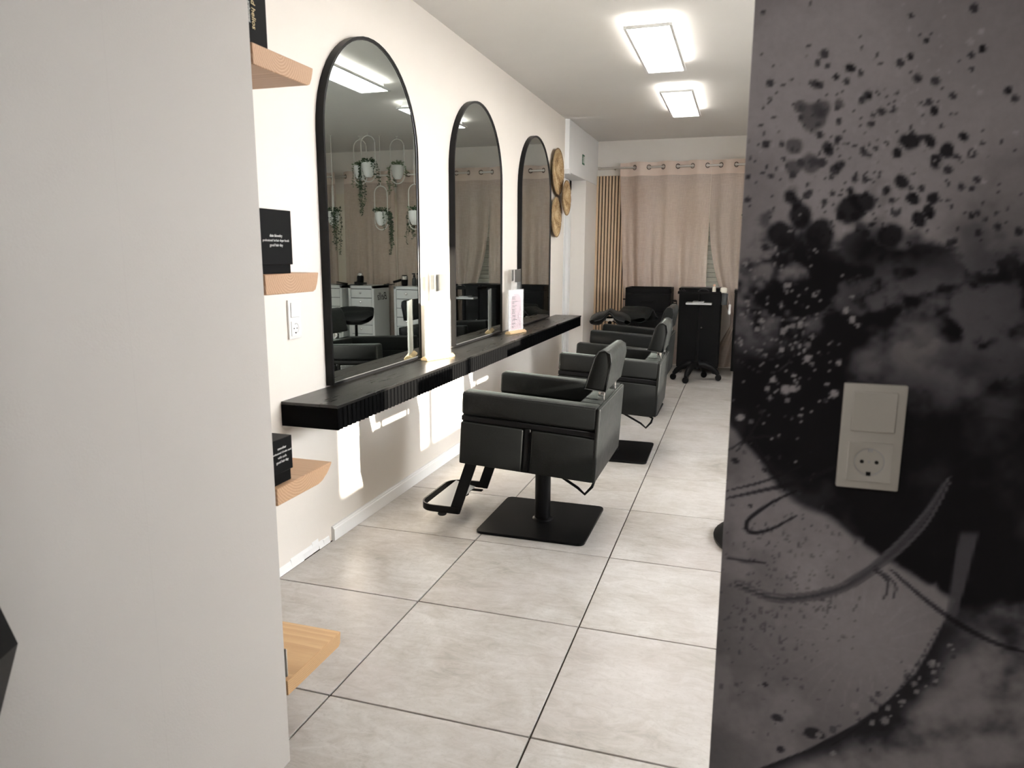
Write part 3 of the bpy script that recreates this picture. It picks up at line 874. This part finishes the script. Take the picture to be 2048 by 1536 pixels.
# on the left wall: right=+Y, up=+Z, out=+X
socket_plate('socket_plate', Matrix(((0, 0, 1, 0.0), (1, 0, 0, 2.428), (0, 1, 0, .9985), (0, 0, 0, 1))), 'white switch and socket plate on the pale wall beside the largest mirror', 'white_plastic')

# ================================================================== exit sign
r = tag(empty('exit_sign', (.0385, 7.59, 2.22)), 'small green emergency exit sign above the white door', 'sign')
MB().box(0, .004, -.05, .05, -.05, .05, .001, 1).build('sign_plate', 'exit_green', r)
b = MB().box(.0042, .0048, .008, .040, -.034, .034).build('door_mark', 'print_white', r)
b = MB().cyl((.0046, -.018, .024), .008, .001, 'x', 12).box(.0042, .0048, -.026, -.008, -.012, .014).box(.0042, .0048, -.036, -.024, -.034, -.010).box(.0042, .0048, -.012, -.002, -.034, -.010).box(.0042, .0048, -.040, .0, .004, .010)
b.build('running_figure', 'print_white', r)

# ================================================================== woven straw discs
def disc(yc, zc, R, x0, tilt, lab):
    r = tag(empty('woven_disc', (x0, yc, zc)), lab, 'basket', 'woven straw wall discs')
    r.rotation_euler = (0, 0, tilt)
    prof = [(.0001, .004)]
    N = int(R / .0042)
    for k in range(1, N):
        rr = R * k / N
        prof.append((rr, .006 + .030 * (rr / R) ** 2.2 + (.0016 if k % 2 else -.0004)))
    prof += [(R, .037), (R + .001, .032), (R * .9, .022), (R * .5, .004), (.0001, .0005)]
    MB().lathe(prof, 44, axis='x').build('woven_base', 'straw', r, smooth=0)
    pts = [(.034, R * math.cos(2 * PI * k / 40), R * math.sin(2 * PI * k / 40)) for k in range(40)]
    MB().tube(pts, .006, 6, closed=True).build('rim', 'straw_rim', r)
    return r
disc(6.54, 1.990, .200, .002, 0.0, 'largest woven straw disc, topmost of three on the wall')
disc(6.50, 1.588, .175, .002, 0.0, 'woven straw disc, lowest of three on the wall')
disc(6.715, 1.772, .155, .043, 0.0, 'smallest woven straw disc, overlapping the other two beside the door')

# ================================================================== menu holders on the counter
def menu(y, x, rz, lab, pink):
    r = tag(empty('menu_holder', (x, y, CT + .0005), rz), lab, 'menu', 'menu holders on the counter')
    # local: width along y, faces +x
    MB().prism([(-.024, 0), (.024, 0), (.024, .010), (.009, .021), (-.009, .021), (-.024, .010)], -.112, .112, 'y', .001, 1).build('wooden_base', 'pale_wood', r)
    MB().box(-.0045, .0045, -.104, .104, .012, .316, .001, 1).build('acrylic_pocket', 'acrylic', r)
    MB().box(-.0008, .0008, -.100, .100, .016, .312).build('menu_sheet', 'paper', r)
    P = [(-.072, .03), (.072, .03), (.072, .215)] + [(.072 * math.cos(PI * k / 14), .215 + .072 * math.sin(PI * k / 14)) for k in range(1, 14)] + [(-.072, .215)]
    MB().prism(P, .0010, .0013, 'x').build('pink_arch', 'paper_pink', r)
    b = MB(); random.seed(int(y * 100))
    z = .262
    while z > .04:
        w = random.uniform(.022, .070); b.box(.0014, .0016, -.056, -.056 + w, z, z + .0030); z -= random.choice((.0075, .009, .015))
    b.box(.0014, .0016, -.062, .062, .2285, .2295)
    b.build('print_lines', 'print_grey', r)['kind'] = 'stuff'
    q = []
    for k in range(26):
        t = k / 25; q.append((.0016, .042 + .014 * math.sin(t * 9), .05 + .14 * t))
    MB().tube(q, .0007, 5).build('line_drawing', 'print_grey', r)
    return r
menu(3.590, .112, math.radians(-19), 'menu holder on a wooden foot between the largest and the middle mirror', True)
menu(4.965, .130, math.radians(-14), 'menu holder on a wooden foot between the middle and the farthest mirror', True)
def plaque(y, x, lab):
    r = tag(empty('acrylic_plaque', (x, y, CT + .0005)), lab, 'sign', 'clear acrylic plaques behind the menus')
    MB().box(-.002, .002, -.112, .122, 0, .455, .001, 1).build('acrylic_plate', 'acrylic', r)
    MB().box(-.02, .02, -.07, .07, 0, .006, .001, 1).build('plaque_foot', 'acrylic', r)
    MB().box(.0022, .0030, -.035, .118, .358, .452).build('grey_square', 'acrylic_grey', r)
    MB().box(.0022, .0030, -.108, -.062, .370, .452).build('grey_strip', 'acrylic_grey', r)
    P = []
    for k in range(24):
        a = 2 * PI * k / 24; q = 1 + .13 * math.sin(5 * a)
        P.append((.008 + .075 * q * math.cos(a), .285 + .034 * q * math.sin(a)))
    MB().prism(P, .0022, .0028, 'x').build('frosted_badge', 'acrylic', r)
    return r
plaque(3.745, .050, 'clear acrylic plaque with grey square behind the menu beside the largest mirror')
plaque(5.165, .066, 'clear acrylic plaque with grey square in front of the farthest mirror frame')

# ================================================================== far wall: slat panel, rod, curtains
sp = tag(empty('slat_panel', (.30, F, 0)), 'vertical oak slat panel on dark felt behind the curtain edge', 'panel')
MB().box(-.265, .30, -.012, -.0005, .02, 2.133).build('felt_backing', 'felt', sp)
sm = MB().box(-.0118, .0118, -.034, -.012, .02, 2.133, .001, 1).mesh('slat')
for k in range(16):
    link('slat', sm, 'slat_wood', sp, (-.252 + .0362 * k, 0, 0))

RY, RZ_ = 8.27, 2.205
rod = tag(empty('curtain_rod', (2.02, RY, RZ_)), 'long brushed steel curtain rod across the back wall', 'rod')
MB().cyl((0, 0, 0), .0118, 3.84, 'x', 16).build('rod_tube', 'brushed_steel', rod)
for s in (-1, 1): MB().cyl((s * 1.94, 0, 0), .015, .03, 'x', 16).build('finial', 'brushed_steel', rod)
for x in (-1.78, -.2, 1.78): MB().box(x - .008, x + .008, -.008, .118, -.010, .010, .002, 1).build('rod_bracket', 'brushed_steel', rod)

def curtain(x0, x1, lam, ph, shape, lab, zb=.03, seed=1):
    """panel with eyelet header; shape(t, x, z) -> (dx, dy)"""
    r = tag(empty('curtain', ((x0 + x1) / 2, RY, zb)), lab, 'curtain', 'beige voile curtain panels')
    xc = (x0 + x1) / 2; ZT = 2.262
    rnd = random.Random(seed); k1, k2, k3 = [rnd.uniform(0, 6) for _ in range(3)]
    NX, NZ = int((x1 - x0) / .011), 60
    def pt(x, z):
        hang = max(0., min(1., (2.12 - z) / .9))
        y = .034 * math.sin(2 * PI * (x - ph) / lam) * (1 - .25 * hang)
        y += hang * (.014 * math.sin(2 * PI * x / .11 + k1) + .012 * math.sin(2 * PI * x / .19 + k2 + z * .7))
        dx, dy = shape((x - x0) / (x1 - x0), x, z)
        zt = z + (.004 * math.sin(2 * PI * (x - ph) / lam * 1 + k3) if z > 2.25 else 0)
        return (x - xc + dx, y + dy, zt - zb)
    def sheet(za, zb2, nz, name, mat, par, off=0.):
        bm = bmesh.new(); g = []
        for j in range(nz + 1):
            z = za + (zb2 - za) * j / nz
            g.append([bm.verts.new(Vector(pt(x0 + (x1 - x0) * i / NX, z)) + Vector((0, off, 0))) for i in range(NX + 1)])
        for j in range(nz):
            for i in range(NX): bm.faces.new((g[j][i], g[j][i + 1], g[j + 1][i + 1], g[j + 1][i]))
        bmesh.ops.recalc_face_normals(bm, faces=bm.faces[:])
        b = MB(); b.bm = bm; return b.build(name, mat, par, smooth=80)
    sheet(zb, 2.115, NZ, 'voile', 'voile', r)
    hd = sheet(2.115, ZT, 8, 'header_band', 'voile_header', r)
    # eyelets where the fabric crosses the rod
    x = ph - math.floor((ph - x0) / (lam / 2)) * lam / 2
    while x < x1:
        if x > x0 + .01:
            P = [(.024 * math.cos(2 * PI * k / 18), .024 * math.sin(2 * PI * k / 18)) for k in range(18)]
            sgn = 1 if round((x - ph) / (lam / 2)) % 2 == 0 else -1
            th = math.atan(sgn * .034 * 2 * PI / lam)
            M4 = Matrix.Translation((x - xc, 0, RZ_ - zb)) @ Matrix.Rotation(th, 4, 'Z')
            MB().tube([(p[0], 0, p[1]) for p in P], .005, 6, closed=True, M4=M4).build('eyelet', 'dark_steel', r)
        x += lam / 2
    return r
def s_left(t, x, z):
    h = max(0., min(1., (2.15 - z) / 1.3))
    return (.075 * h * max(0, 1 - t * 2.2), .02 * h * math.sin(t * 40) * max(0, 1 - t * 2.5))
def s_pull(t, x, z):                       # gathered towards the lower right
    h = max(0., min(1., (1.95 - z) / 1.45)); g = h ** 2.6 * (1 - .85 * max(0., .62 - z) / .6)
    return ((.86 - t) * .40 * g, -.03 * g + .022 * g * math.sin(t * 30))
def s_soft(t, x, z):
    h = max(0., min(1., (2.15 - z) / 1.5)); return (.02 * h * math.sin(t * 7), .012 * h * math.sin(t * 26))
curtain(.315, 1.296, .312, .63, s_left, 'beige voile curtain hanging straight beside the oak slat panel', seed=1)
curtain(1.298, 1.80, .312, 1.55, s_pull, 'beige voile curtain gathered to one side, next to the dark mural edge', seed=2)
curtain(1.815, 2.50, .29, 1.9, s_soft, 'beige voile curtain behind the white drawer unit with hair dryer and bottles', seed=3)
curtain(2.51, 3.245, .30, 2.6, s_soft, 'beige voile curtain behind the white drawer unit with script lettering', seed=4)
curtain(3.335, 3.86, .30, 3.4, s_soft, 'beige voile curtain at the far end of the rod', seed=5)

# ================================================================== trolleys by the far wall
def caster(b, x, y, r=.022):
    b.cyl((x, y, r), r, .018, 'y', 14)
def black_cabinet(x0, x1, y0, y1, zt, kind, lab):
    r = tag(empty('black_trolley', ((x0 + x1) / 2, (y0 + y1) / 2, 0)), lab, 'trolley', 'black salon trolleys at the back wall')
    hx, hy = (x1 - x0) / 2, (y1 - y0) / 2
    MB().box(-hx, hx, -hy, hy, .07, zt - .03, .004, 1).build('cabinet_body', 'black_plastic', r)
    for sx in (-1, 1):
        for sy in (-1, 1):
            b = MB().cyl((sx * (hx - .04), sy * (hy - .04), .06), .010, .03, 'z', 10); caster(b, sx * (hx - .04), sy * (hy - .04), .025); b.build('caster', 'chrome' if kind == 'narrow' else 'grey_plastic', r)
    if kind == 'drawers':
        b = MB()
        for a, c, d, e in ((-hx, -hx + .012, -hy, hy), (hx - .012, hx, -hy, hy), (-hx, hx, -hy, -hy + .012), (-hx, hx, hy - .012, hy)): b.box(a, c, d, e, zt - .03, zt + .02, .002, 1)
        b.build('top_tray', 'black_metal', r)
        MB().box(-hx + .01, hx - .01, -hy + .01, hy - .01, zt - .032, zt - .026).build('tray_mat', 'grey_plastic', r)
        z = zt - .05
        for h_ in (.19, .19, .19, .20):
            d = MB().box(-hx + .012, hx - .012, -hy - .012, -hy, z - h_ + .006, z, .003, 1).build('drawer', 'black_plastic', r)
            MB().tube([(-.07, -hy - .012, z - .075), (-.07, -hy - .030, z - .075), (.07, -hy - .030, z - .075), (.07, -hy - .012, z - .075)], .005, 8).build('drawer_handle', 'black_metal', d)
            z -= h_
        b = MB().tube([(-hx, -.02, zt - .115), (-hx - .05, -.02, zt - .115)], .007, 8); b.build('tool_hook', 'black_metal', r)
        b = MB()
        for k in range(4):
            P = [(hx + .035 + .022 * math.cos(a * PI / 8), -.06 + .03 * k, zt - .13 - .018 * k + .02 * math.sin(a * PI / 8)) for a in range(16)]
            b.tube(P, .004, 6, closed=True)
        b.tube([(hx, -.06, zt - .12), (hx + .06, -.06, zt - .12)], .005, 6)
        b.build('dryer_ring', 'black_metal', r)
        MB().box(-.03, -.018, -hy + .02, -hy + .04, zt - .027, zt - .012).build('hair_clip', 'chrome', r)
    else:
        MB().box(-hx - .004, hx + .004, -hy - .004, hy + .004, zt - .03, zt, .003, 1).build('cabinet_top', 'black_metal', r)
        for s in (-1, 1):
            a, c = sorted((s * .002, s * (hx - .008)))
            d = MB().box(a, c, -hy - .014, -hy, .09, zt - .045, .003, 1).build('door', 'black_plastic', r)
            if s == 1: MB().cyl((.03, -hy - .02, .50), .009, .012, 'y', 12).build('lock', 'chrome', d)
    return r
black_cabinet(.485, .965, 7.81, 8.19, .888, 'drawers', 'black drawer trolley with bar handles beside the oak slat panel')
black_cabinet(1.050, 1.485, 7.86, 8.20, .912, 'doors', 'tall black cabinet trolley with two doors and chrome lock behind the tray cart')
black_cabinet(1.615, 1.90, 7.70, 8.05, .905, 'narrow', 'black cabinet trolley half hidden behind the mural wall edge')

# tray cart on a star base
r = tag(empty('tray_cart', (1.285, 7.43, 0)), 'black tray cart with thin pole on a star base with wheels', 'cart')
MB().tube([(0, 0, .14), (0, 0, .878)], .010, 12).build('pole', 'black_metal', r)
MB().lathe([(.030, .12), (.034, .15), (.026, .18), (.014, .20)], 16).build('hub', 'black_plastic', r)
for ad in (-113, 14, 72, 182):
    a = math.radians(ad); c_, s_ = math.cos(a), math.sin(a)
    leg = MB().tube([(.015 * c_, .015 * s_, .165), (.07 * c_, .07 * s_, .168), (.14 * c_, .14 * s_, .140), (.195 * c_, .195 * s_, .095), (.222 * c_, .222 * s_, .062)], [.034, .036, .033, .027, .019], 12).build('leg', 'black_plastic', r)
    b = MB().cyl((.225 * c_, .225 * s_ - .012, .031), .031, .017, 'y', 18).cyl((.225 * c_, .225 * s_ + .012, .031), .031, .017, 'y', 18).cyl((.225 * c_, .225 * s_, .045), .010, .04, 'z', 10)
    b.build('wheel', 'black_plastic', leg)
b = MB().box(-.205, .205, -.15, .15, .878, .884, .002, 1)
for a, c, d, e in ((-.205, -.197, -.15, .15), (.197, .205, -.15, .15), (-.205, .205, -.15, -.142), (-.205, .205, .142, .15)): b.box(a, c, d, e, .884, .904, .002, 1)
b.build('tray', 'black_plastic', r)
MB().box(-.11, .12, -.09, .09, .762, .768, .002, 1).build('lower_tray', 'black_plastic', r)
MB().lathe([(.026, .775), (.034, .870), (.036, .886), (.031, .886), (.024, .782)], 18, (.236, -.06, 0)).build('cup_holder', 'grey_plastic', r)
MB().box(.195, .215, -.07, -.05, .862, .880).build('cup_bracket', 'black_plastic', r)
cx, cy = 1.275, 7.43
o = MB().box(-.125, .125, -.07, .07, 0, .022, .004, 1).box(-.06, .05, -.065, .065, .022, .034, .004, 1).build('foil_pack', 'grey_foil', None, (cx + .005, cy, .7685))
tag(o, 'silver foil strips on the lower tray of the cart', 'foil')
r = tag(empty('hair_brush', (cx + .236, cy - .06, .79)), 'cream round brush standing in the cup of the tray cart', 'brush')
MB().tube([(0, 0, 0), (0, 0, .10)], .010, 10).build('brush_handle', 'black_plastic', r)
MB().lathe([(.012, .10), (.030, .105), (.034, .125), (.030, .150), (.012, .158)], 18).build('brush_head', 'cream', r)
r = tag(empty('small_bottle', (cx + .145, cy - .03, .8845)), 'peach coloured small bottle on the tray cart', 'bottle')
MB().lathe([(.016, 0), (.018, .004), (.018, .055), (.008, .064), (.008, .07)], 16).build('bottle_body', 'cream', r)
MB().lathe([(.011, .07), (.011, .084), (.008, .088)], 14).build('bottle_cap', 'peach', r)
r = tag(empty('comb_bowl', (cx + .045, cy - .02, .8845)), 'dark bowl with curved grey handle on the tray cart', 'bowl')
MB().lathe([(.03, 0), (.045, .004), (.055, .018), (.051, .018), (.04, .008), (.0001, .006)], 20).build('bowl_body', 'black_plastic', r)
MB().tube([(.05 * math.cos(a * PI / 12), 0, .016 + .024 * math.sin(a * PI / 12)) for a in range(13)], .004, 6).build('bowl_handle', 'grey_plastic', r)
r = tag(empty('tool_rack', (cx - .165, cy + .02, .8845)), 'row of small black clips on the tray cart', 'clips')
for k in range(5): MB().box(-.028 + .013 * k, -.021 + .013 * k, -.02, .02, 0, .022 + .012 * (k % 2), .001, 1).build('clip', 'black_plastic', r)
r = tag(empty('hang_tag', (cx + .300, cy + .10, .70)), 'white paper tag hanging beside the cup of the cart', 'tag')
MB().box(-.011, .011, -.0008, .0008, -.03, .07).build('tag_card', 'print_white', r)
MB().tube([(0, 0, .07), (-.03, -.02, .185), (-.093, -.06, .185)], .0016, 5).build('tag_string', 'print_white', r)

# ================================================================== saddle stools
def make_stool():
    r = empty('saddle_stool')
    NU, NV = 26, 22; SZ = .60
    def prof(u, v):
        z = .066 * math.exp(-(u / .27) ** 2) * (1 - .35 * max(0, v)) - .03 * abs(u) ** 2.5 + .03 * max(0, v) ** 2
        return z
    def pt(u, v, side):
        q = math.sqrt(max(0, 1 - min(1, abs(u)) ** 2.6)) * math.sqrt(max(0, 1 - min(1, abs(v)) ** 3))
        rx = .205 * (1 - .12 * max(0, -v)); ry = .175
        return Vector((u * rx, v * ry * (1 - .10 * u * u), SZ + prof(u, v) + side * (.030 + .034 * max(0., min(1., (abs(u) - .12) / .4))) * q))
    bm = bmesh.new(); G_ = []
    for lay in (1, -1):
        g = []
        for j in range(NV + 1):
            g.append([bm.verts.new(pt(math.sin((i / NU - .5) * PI) * math.sqrt(1 - .35 * (math.cos(j / NV * PI)) ** 4), -math.cos(j / NV * PI), lay)) for i in range(NU + 1)])
        G_.append(g)
    for lay, g in enumerate(G_):
        for j in range(NV):
            for i in range(NU):
                f = (g[j][i], g[j][i + 1], g[j + 1][i + 1], g[j + 1][i]); bm.faces.new(f if lay == 0 else f[::-1])
    bmesh.ops.remove_doubles(bm, verts=bm.verts[:], dist=.0008)
    bmesh.ops.recalc_face_normals(bm, faces=bm.faces[:])
    b = MB(); b.bm = bm; st = b.build('saddle_seat', 'leather', r, smooth=75)
    P = [pt(math.sin((i / 24 - .5) * PI) * .78, -.985, 0) + Vector((0, -.003, 0)) for i in range(25)]
    MB().tube(P, .005, 6).build('piping', 'leather_piping', st)
    MB().lathe([(.05, SZ + .02), (.072, SZ + .005), (.058, SZ - .02), (.03, SZ - .03)], 20).build('seat_mount', 'chrome', r)
    MB().lathe([(.014, SZ - .03), (.014, .36), (.026, .35), (.026, .10), (.034, .09), (.034, .075)], 18).build('gas_column', 'black_metal', r)
    MB().tube([(.02, -.03, SZ - .02), (.10, -.06, SZ - .055)], .005, 8).build('height_lever', 'black_metal', r)
    for k in range(5):
        an = 2 * PI * k / 5 + .3; c_, s_ = math.cos(an), math.sin(an)
        leg = MB().tube([(.02 * c_, .02 * s_, .10), (.14 * c_, .14 * s_, .092), (.205 * c_, .205 * s_, .066)], [.020, .016, .012], 8).build('leg', 'black_plastic', r)
        MB().cyl((.208 * c_, .208 * s_, .027), .027, .03, 'y', 14).build('wheel', 'grey_plastic', leg)
    return r
st = make_stool()
for k, (p, dz, rz, lab) in enumerate((((.445, 7.12), 1.05, .12, 'black saddle stool with arched seat in front of the oak slat panel'),
                              ((.66, 7.55), 1.05, 1.2, 'black saddle stool seen sideways in front of the black drawer trolley'),
                              ((1.95, 6.22), 1.08, 1.05, 'black saddle stool reflected in the largest mirror before the white drawers'))):
    c = st if k == 0 else copy_tree(st)
    c.location = (*p, 0); c.rotation_euler = (0, 0, rz); c.scale = (1, 1, dz)
    tag(c, lab, 'stool', 'black saddle stools')

# round-based black stool half hidden behind the mural wall
r = tag(empty('round_stool', (1.935, 3.22, 0)), 'black round base showing at the mural edge on the floor', 'stool')
MB().lathe([(.312, .0005), (.322, .006), (.322, .016), (.29, .034), (.12, .055), (.03, .075)], 40).build('round_base', 'black_plastic', r)
MB().lathe([(.024, .07), (.024, .44)], 18).build('column', 'chrome', r)
MB().lathe([(.12, .44), (.17, .45), (.175, .48), (.165, .51), (.10, .52)], 30).build('seat', 'leather', r)

# ================================================================== white drawer units seen in the mirror
def white_unit(x0, lab, letters=None):
    w, d, h = .345, .40, .872
    r = tag(empty('drawer_unit', (x0 + w / 2, 7.80 + d / 2, 0)), lab, 'drawers', 'white drawer units at the back wall')
    hx, hy = w / 2, d / 2
    MB().box(-hx + .03, hx - .03, -hy + .016, hy, .05, h - .005).build('inner_box', 'dark_gap', r)
    for s in (-1, 1):
        a, c = sorted((s * (hx - .03), s * hx)); o = MB().box(a, c, -hy, hy, .04, h, .002, 1).build('side_panel', 'white_lacquer', r)
        if s == -1 and letters: text_obj(letters, .13, 'print_black', o, (-hx - .0008, .02, h - .135), (0, -1, 0), (0, 0, 1), .35)
    MB().box(-hx, hx, -hy, hy, h - .035, h, .002, 1).build('top_panel', 'white_lacquer', r)
    MB().box(-hx + .03, hx - .03, -hy, hy, .04, .06).build('bottom_panel', 'white_lacquer', r)
    z = h - .042
    for k in range(7):
        dd = MB().box(-hx + .034, hx - .034, -hy + .002, -hy + .018, z - .103, z, .002, 1).build('drawer', 'white_lacquer', r)
        MB().lathe([(.0055, 0), (.005, -.012), (.012, -.018), (.012, -.024), (.004, -.027)], 14, (0, -hy + .002, z - .045), 'y').build('knob', 'chrome', dd)
        z -= .109
    for sx in (-1, 1):
        for sy in (-1, 1): MB().cyl((sx * (hx - .04), sy * (hy - .05), .02), .02, .04, 'z', 12).build('foot', 'grey_plastic', r)
    return r
white_unit(2.60, 'white drawer unit with black script lettering on its side, seen in the largest mirror', 'Bella')
white_unit(1.990, 'white drawer unit with hair dryer and spray bottles on top, seen in the largest mirror')
white_unit(3.035, 'white drawer unit at the left edge of the largest mirror')

def dryer(x, y, z, rz, upright, lab):
    r = tag(empty('hair_dryer', (x, y, z), rz), lab, 'hair dryer', 'hair dryers on the white drawer units')
    if upright:
        MB().lathe([(.030, .0), (.036, .01), (.040, .06), (.042, .10), (.036, .12)], 20).build('dryer_body', 'black_plastic', r)
        MB().lathe([(.0365, .118), (.034, .135), (.026, .148), (.006, .152)], 20).build('rear_cap', 'chrome', r)
        MB().tube([(.03, 0, .07), (.075, 0, .045), (.10, .02, .012)], .015, 10).build('dryer_handle', 'black_plastic', r)
        P = [(.085 * math.cos(k * .5), .07 * math.sin(k * .5), .008 + .0008 * k) for k in range(40)]
        MB().tube(P, .004, 6).build('cable', 'rubber', r)
    else:
        MB().lathe([(.032, .0), (.037, .01), (.040, .07), (.038, .10), (.030, .128)], 20).build('dryer_body', 'black_plastic', r)
        MB().lathe([(.0405, .075), (.0405, .118), (.039, .118)], 20).build('chrome_band', 'chrome', r)
        MB().tube([(.03, 0, .075), (.10, 0, .055), (.16, 0, .042)], .015, 10).build('dryer_handle', 'black_plastic', r)
        P = [(.16 + .006 * k + .02 * math.cos(k * .9), .03 * math.sin(k * .9), .012 + .006 * math.sin(k * .5)) for k in range(26)]
        MB().tube(P, .004, 6).build('cable', 'rubber', r)
    return r
dryer(2.83, 7.90, .8725, 0.6, True, 'black hair dryer with chrome cap on the lettered white drawer unit')
dryer(2.275, 7.98, .8725, .15, False, 'black hair dryer with chrome band lying by the spray bottles')
o = tag(empty('flat_iron', (3.10, 7.92, .8725), .4), 'black flat iron on the white unit at the left mirror edge', 'flat iron')
MB().box(-.10, .10, -.016, .016, .001, .014, .004, 2).build('lower_arm', 'black_plastic', o)
MB().box(-.10, .10, -.016, .016, .018, .031, .004, 2, Matrix.Rotation(math.radians(-4), 4, 'Y')).build('upper_arm', 'black_plastic', o)
for x, lab in ((2.185, 'dark spray bottle next to the hair dryer with chrome band'), (2.12, 'dark spray bottle farther from the hair dryer with chrome band')):
    r = tag(empty('spray_bottle', (x, 8.06, .8725)), lab, 'bottle', 'dark spray bottles')
    MB().lathe([(.024, 0), (.027, .006), (.027, .075), (.020, .092), (.010, .100), (.010, .108)], 18).build('bottle_body', 'grey_plastic', r)
    MB().lathe([(.013, .106), (.013, .122), (.008, .126), (.008, .138)], 14).box(-.010, .028, -.009, .009, .136, .152, .003, 1).build('spray_head', 'black_plastic', r)

# ================================================================== hanging planters
def planter(x, y, ztop, rz, seed, trail, pale, string, lab, side=1):
    """oval hoop with pot; ztop = top of the hoop"""
    r = tag(empty('hanging_planter', (x, y, ztop - .47), rz), lab, 'plant', 'white hoop planters with trailing plants')
    HW, HH = .082, .47
    P = []
    for k in range(17): a = PI * k / 16; P.append((HW * math.cos(a), 0, HH - HW + HW * math.sin(a)))
    for k in range(17): a = PI + PI * k / 16; P.append((HW * math.cos(a), 0, HW + HW * math.sin(a)))
    MB().tube(P, .0050, 8, closed=True).build('hoop', 'hoop_white', r)
    top = H - (ztop - .47)
    if string: MB().tube([(0, 0, HH), (.004, 0, HH + .04), (0, 0, HH + .08), (0, 0, top - .012)], .0035, 6).build('cord', 'hoop_white', r)
    MB().tube([(0, 0, HH - .002), (0, 0, min(HH + .02, top))], .003, 6).lathe([(.014, top - .006), (.014, top - .001)], 14).build('hook', 'hoop_white', r)
    MB().lathe([(.0001, .045), (.03, .047), (.052, .075), (.063, .12), (.068, .195), (.064, .195), (.060, .18), (.0001, .175)], 26).build('pot', 'pot_white', r)
    rnd = random.Random(seed); bm = bmesh.new()
    def leaf(p, d, s):
        d = d.normalized(); sd = d.cross(Vector((rnd.uniform(-1, 1), rnd.uniform(-1, 1), rnd.uniform(-1, 1)))).normalized(); n = sd.cross(d)
        a = bm.verts.new(p); b1 = bm.verts.new(p + d * s * .5 + sd * s * .24 + n * s * .06); b2 = bm.verts.new(p + d * s * .5 - sd * s * .24 + n * s * .06); m_ = bm.verts.new(p + d * s * .55); c = bm.verts.new(p + d * s)
        bm.faces.new((a, b1, m_)); bm.faces.new((a, m_, b2)); bm.faces.new((b1, c, m_)); bm.faces.new((m_, c, b2))
    stems = MB()
    for k in range(26):
        a = rnd.uniform(0, 2 * PI); q = rnd.uniform(.0, .06); p = Vector((q * math.cos(a), q * math.sin(a), .19))
        for j in range(4): leaf(p + Vector((rnd.uniform(-.03, .03), rnd.uniform(-.03, .03), rnd.uniform(0, .04))), Vector((math.cos(a), math.sin(a), rnd.uniform(-.3, 1.2))), rnd.uniform(.022, .036))
    n_st = 9 if not pale else 7
    for k in range(n_st):
        main = k < n_st * .65
        a = (side * rnd.uniform(-.2, .9) if main else PI - rnd.uniform(-.8, .8)); a += 0 if side > 0 else PI * (0 if not main else 1)
        Ln = trail * (rnd.uniform(.6, 1.05) if main else rnd.uniform(.25, .5))
        p = Vector((.064 * math.cos(a), .064 * math.sin(a), .197)); pts = [p.copy()]
        v = Vector((math.cos(a), math.sin(a), .25)); ln = 0
        while ln < Ln:
            v = v * .72 + Vector((rnd.uniform(-.10, .10), rnd.uniform(-.10, .10), -.35)); st_ = v.normalized() * .016
            p = p + st_; ln += .016; pts.append(p.copy())
            for j in range(2 if rnd.random() < .75 else 1):
                leaf(p, Vector((rnd.uniform(-1, 1), rnd.uniform(-1, 1), rnd.uniform(-.7, .4))), rnd.uniform(.020, .034))
        stems.tube(pts, .0016, 4)
    b = MB(); b.bm = bm; o = b.build('foliage', 'leaf_pale' if pale else 'leaf', r, smooth=0); o['kind'] = 'stuff'
    stems.build('stems', 'leaf', r); return r
MX = .054
planter(2.72, 7.156, 1.985, 1.1, 1, .48, False, True, 'low hanging planter on a long cord, at the left edge of the largest mirror', -1)
planter(2.45, 7.302, 2.475, .1, 2, .30, True, False, 'pale trailing plant in hoop planter hung close to the ceiling behind the fullest one')
planter(2.235, 7.089, 2.478, 0, 3, .55, False, False, 'fullest dark trailing plant in hoop planter hung close to the ceiling', 1)
planter(2.225, 7.33, 1.985, .1, 4, .50, False, True, 'low hanging planter on a long cord, centred in the largest mirror', -1)
planter(2.065, 7.43, 2.485, 0, 5, .32, True, False, 'pale trailing plant in hoop planter hung close to the ceiling, alone at the right')
planter(1.775, 7.24, 1.985, .2, 6, .36, False, True, 'low hanging planter cut by the right frame of the largest mirror', 1)

# ================================================================== black floor vase at the left edge
r = tag(empty('floor_vase', (.733, .553, -.0)), 'black faceted floor vase at the left edge of the view', 'vase')
MB().lathe([(.055, .0005), (.045, .25), (.045, .42), (.050, .60), (.066, .65), (.098, .755), (.070, .865), (.045, .94), (.040, .94), (.045, .86)], 8).build('vase_body', 'black_plastic', r, smooth=0)
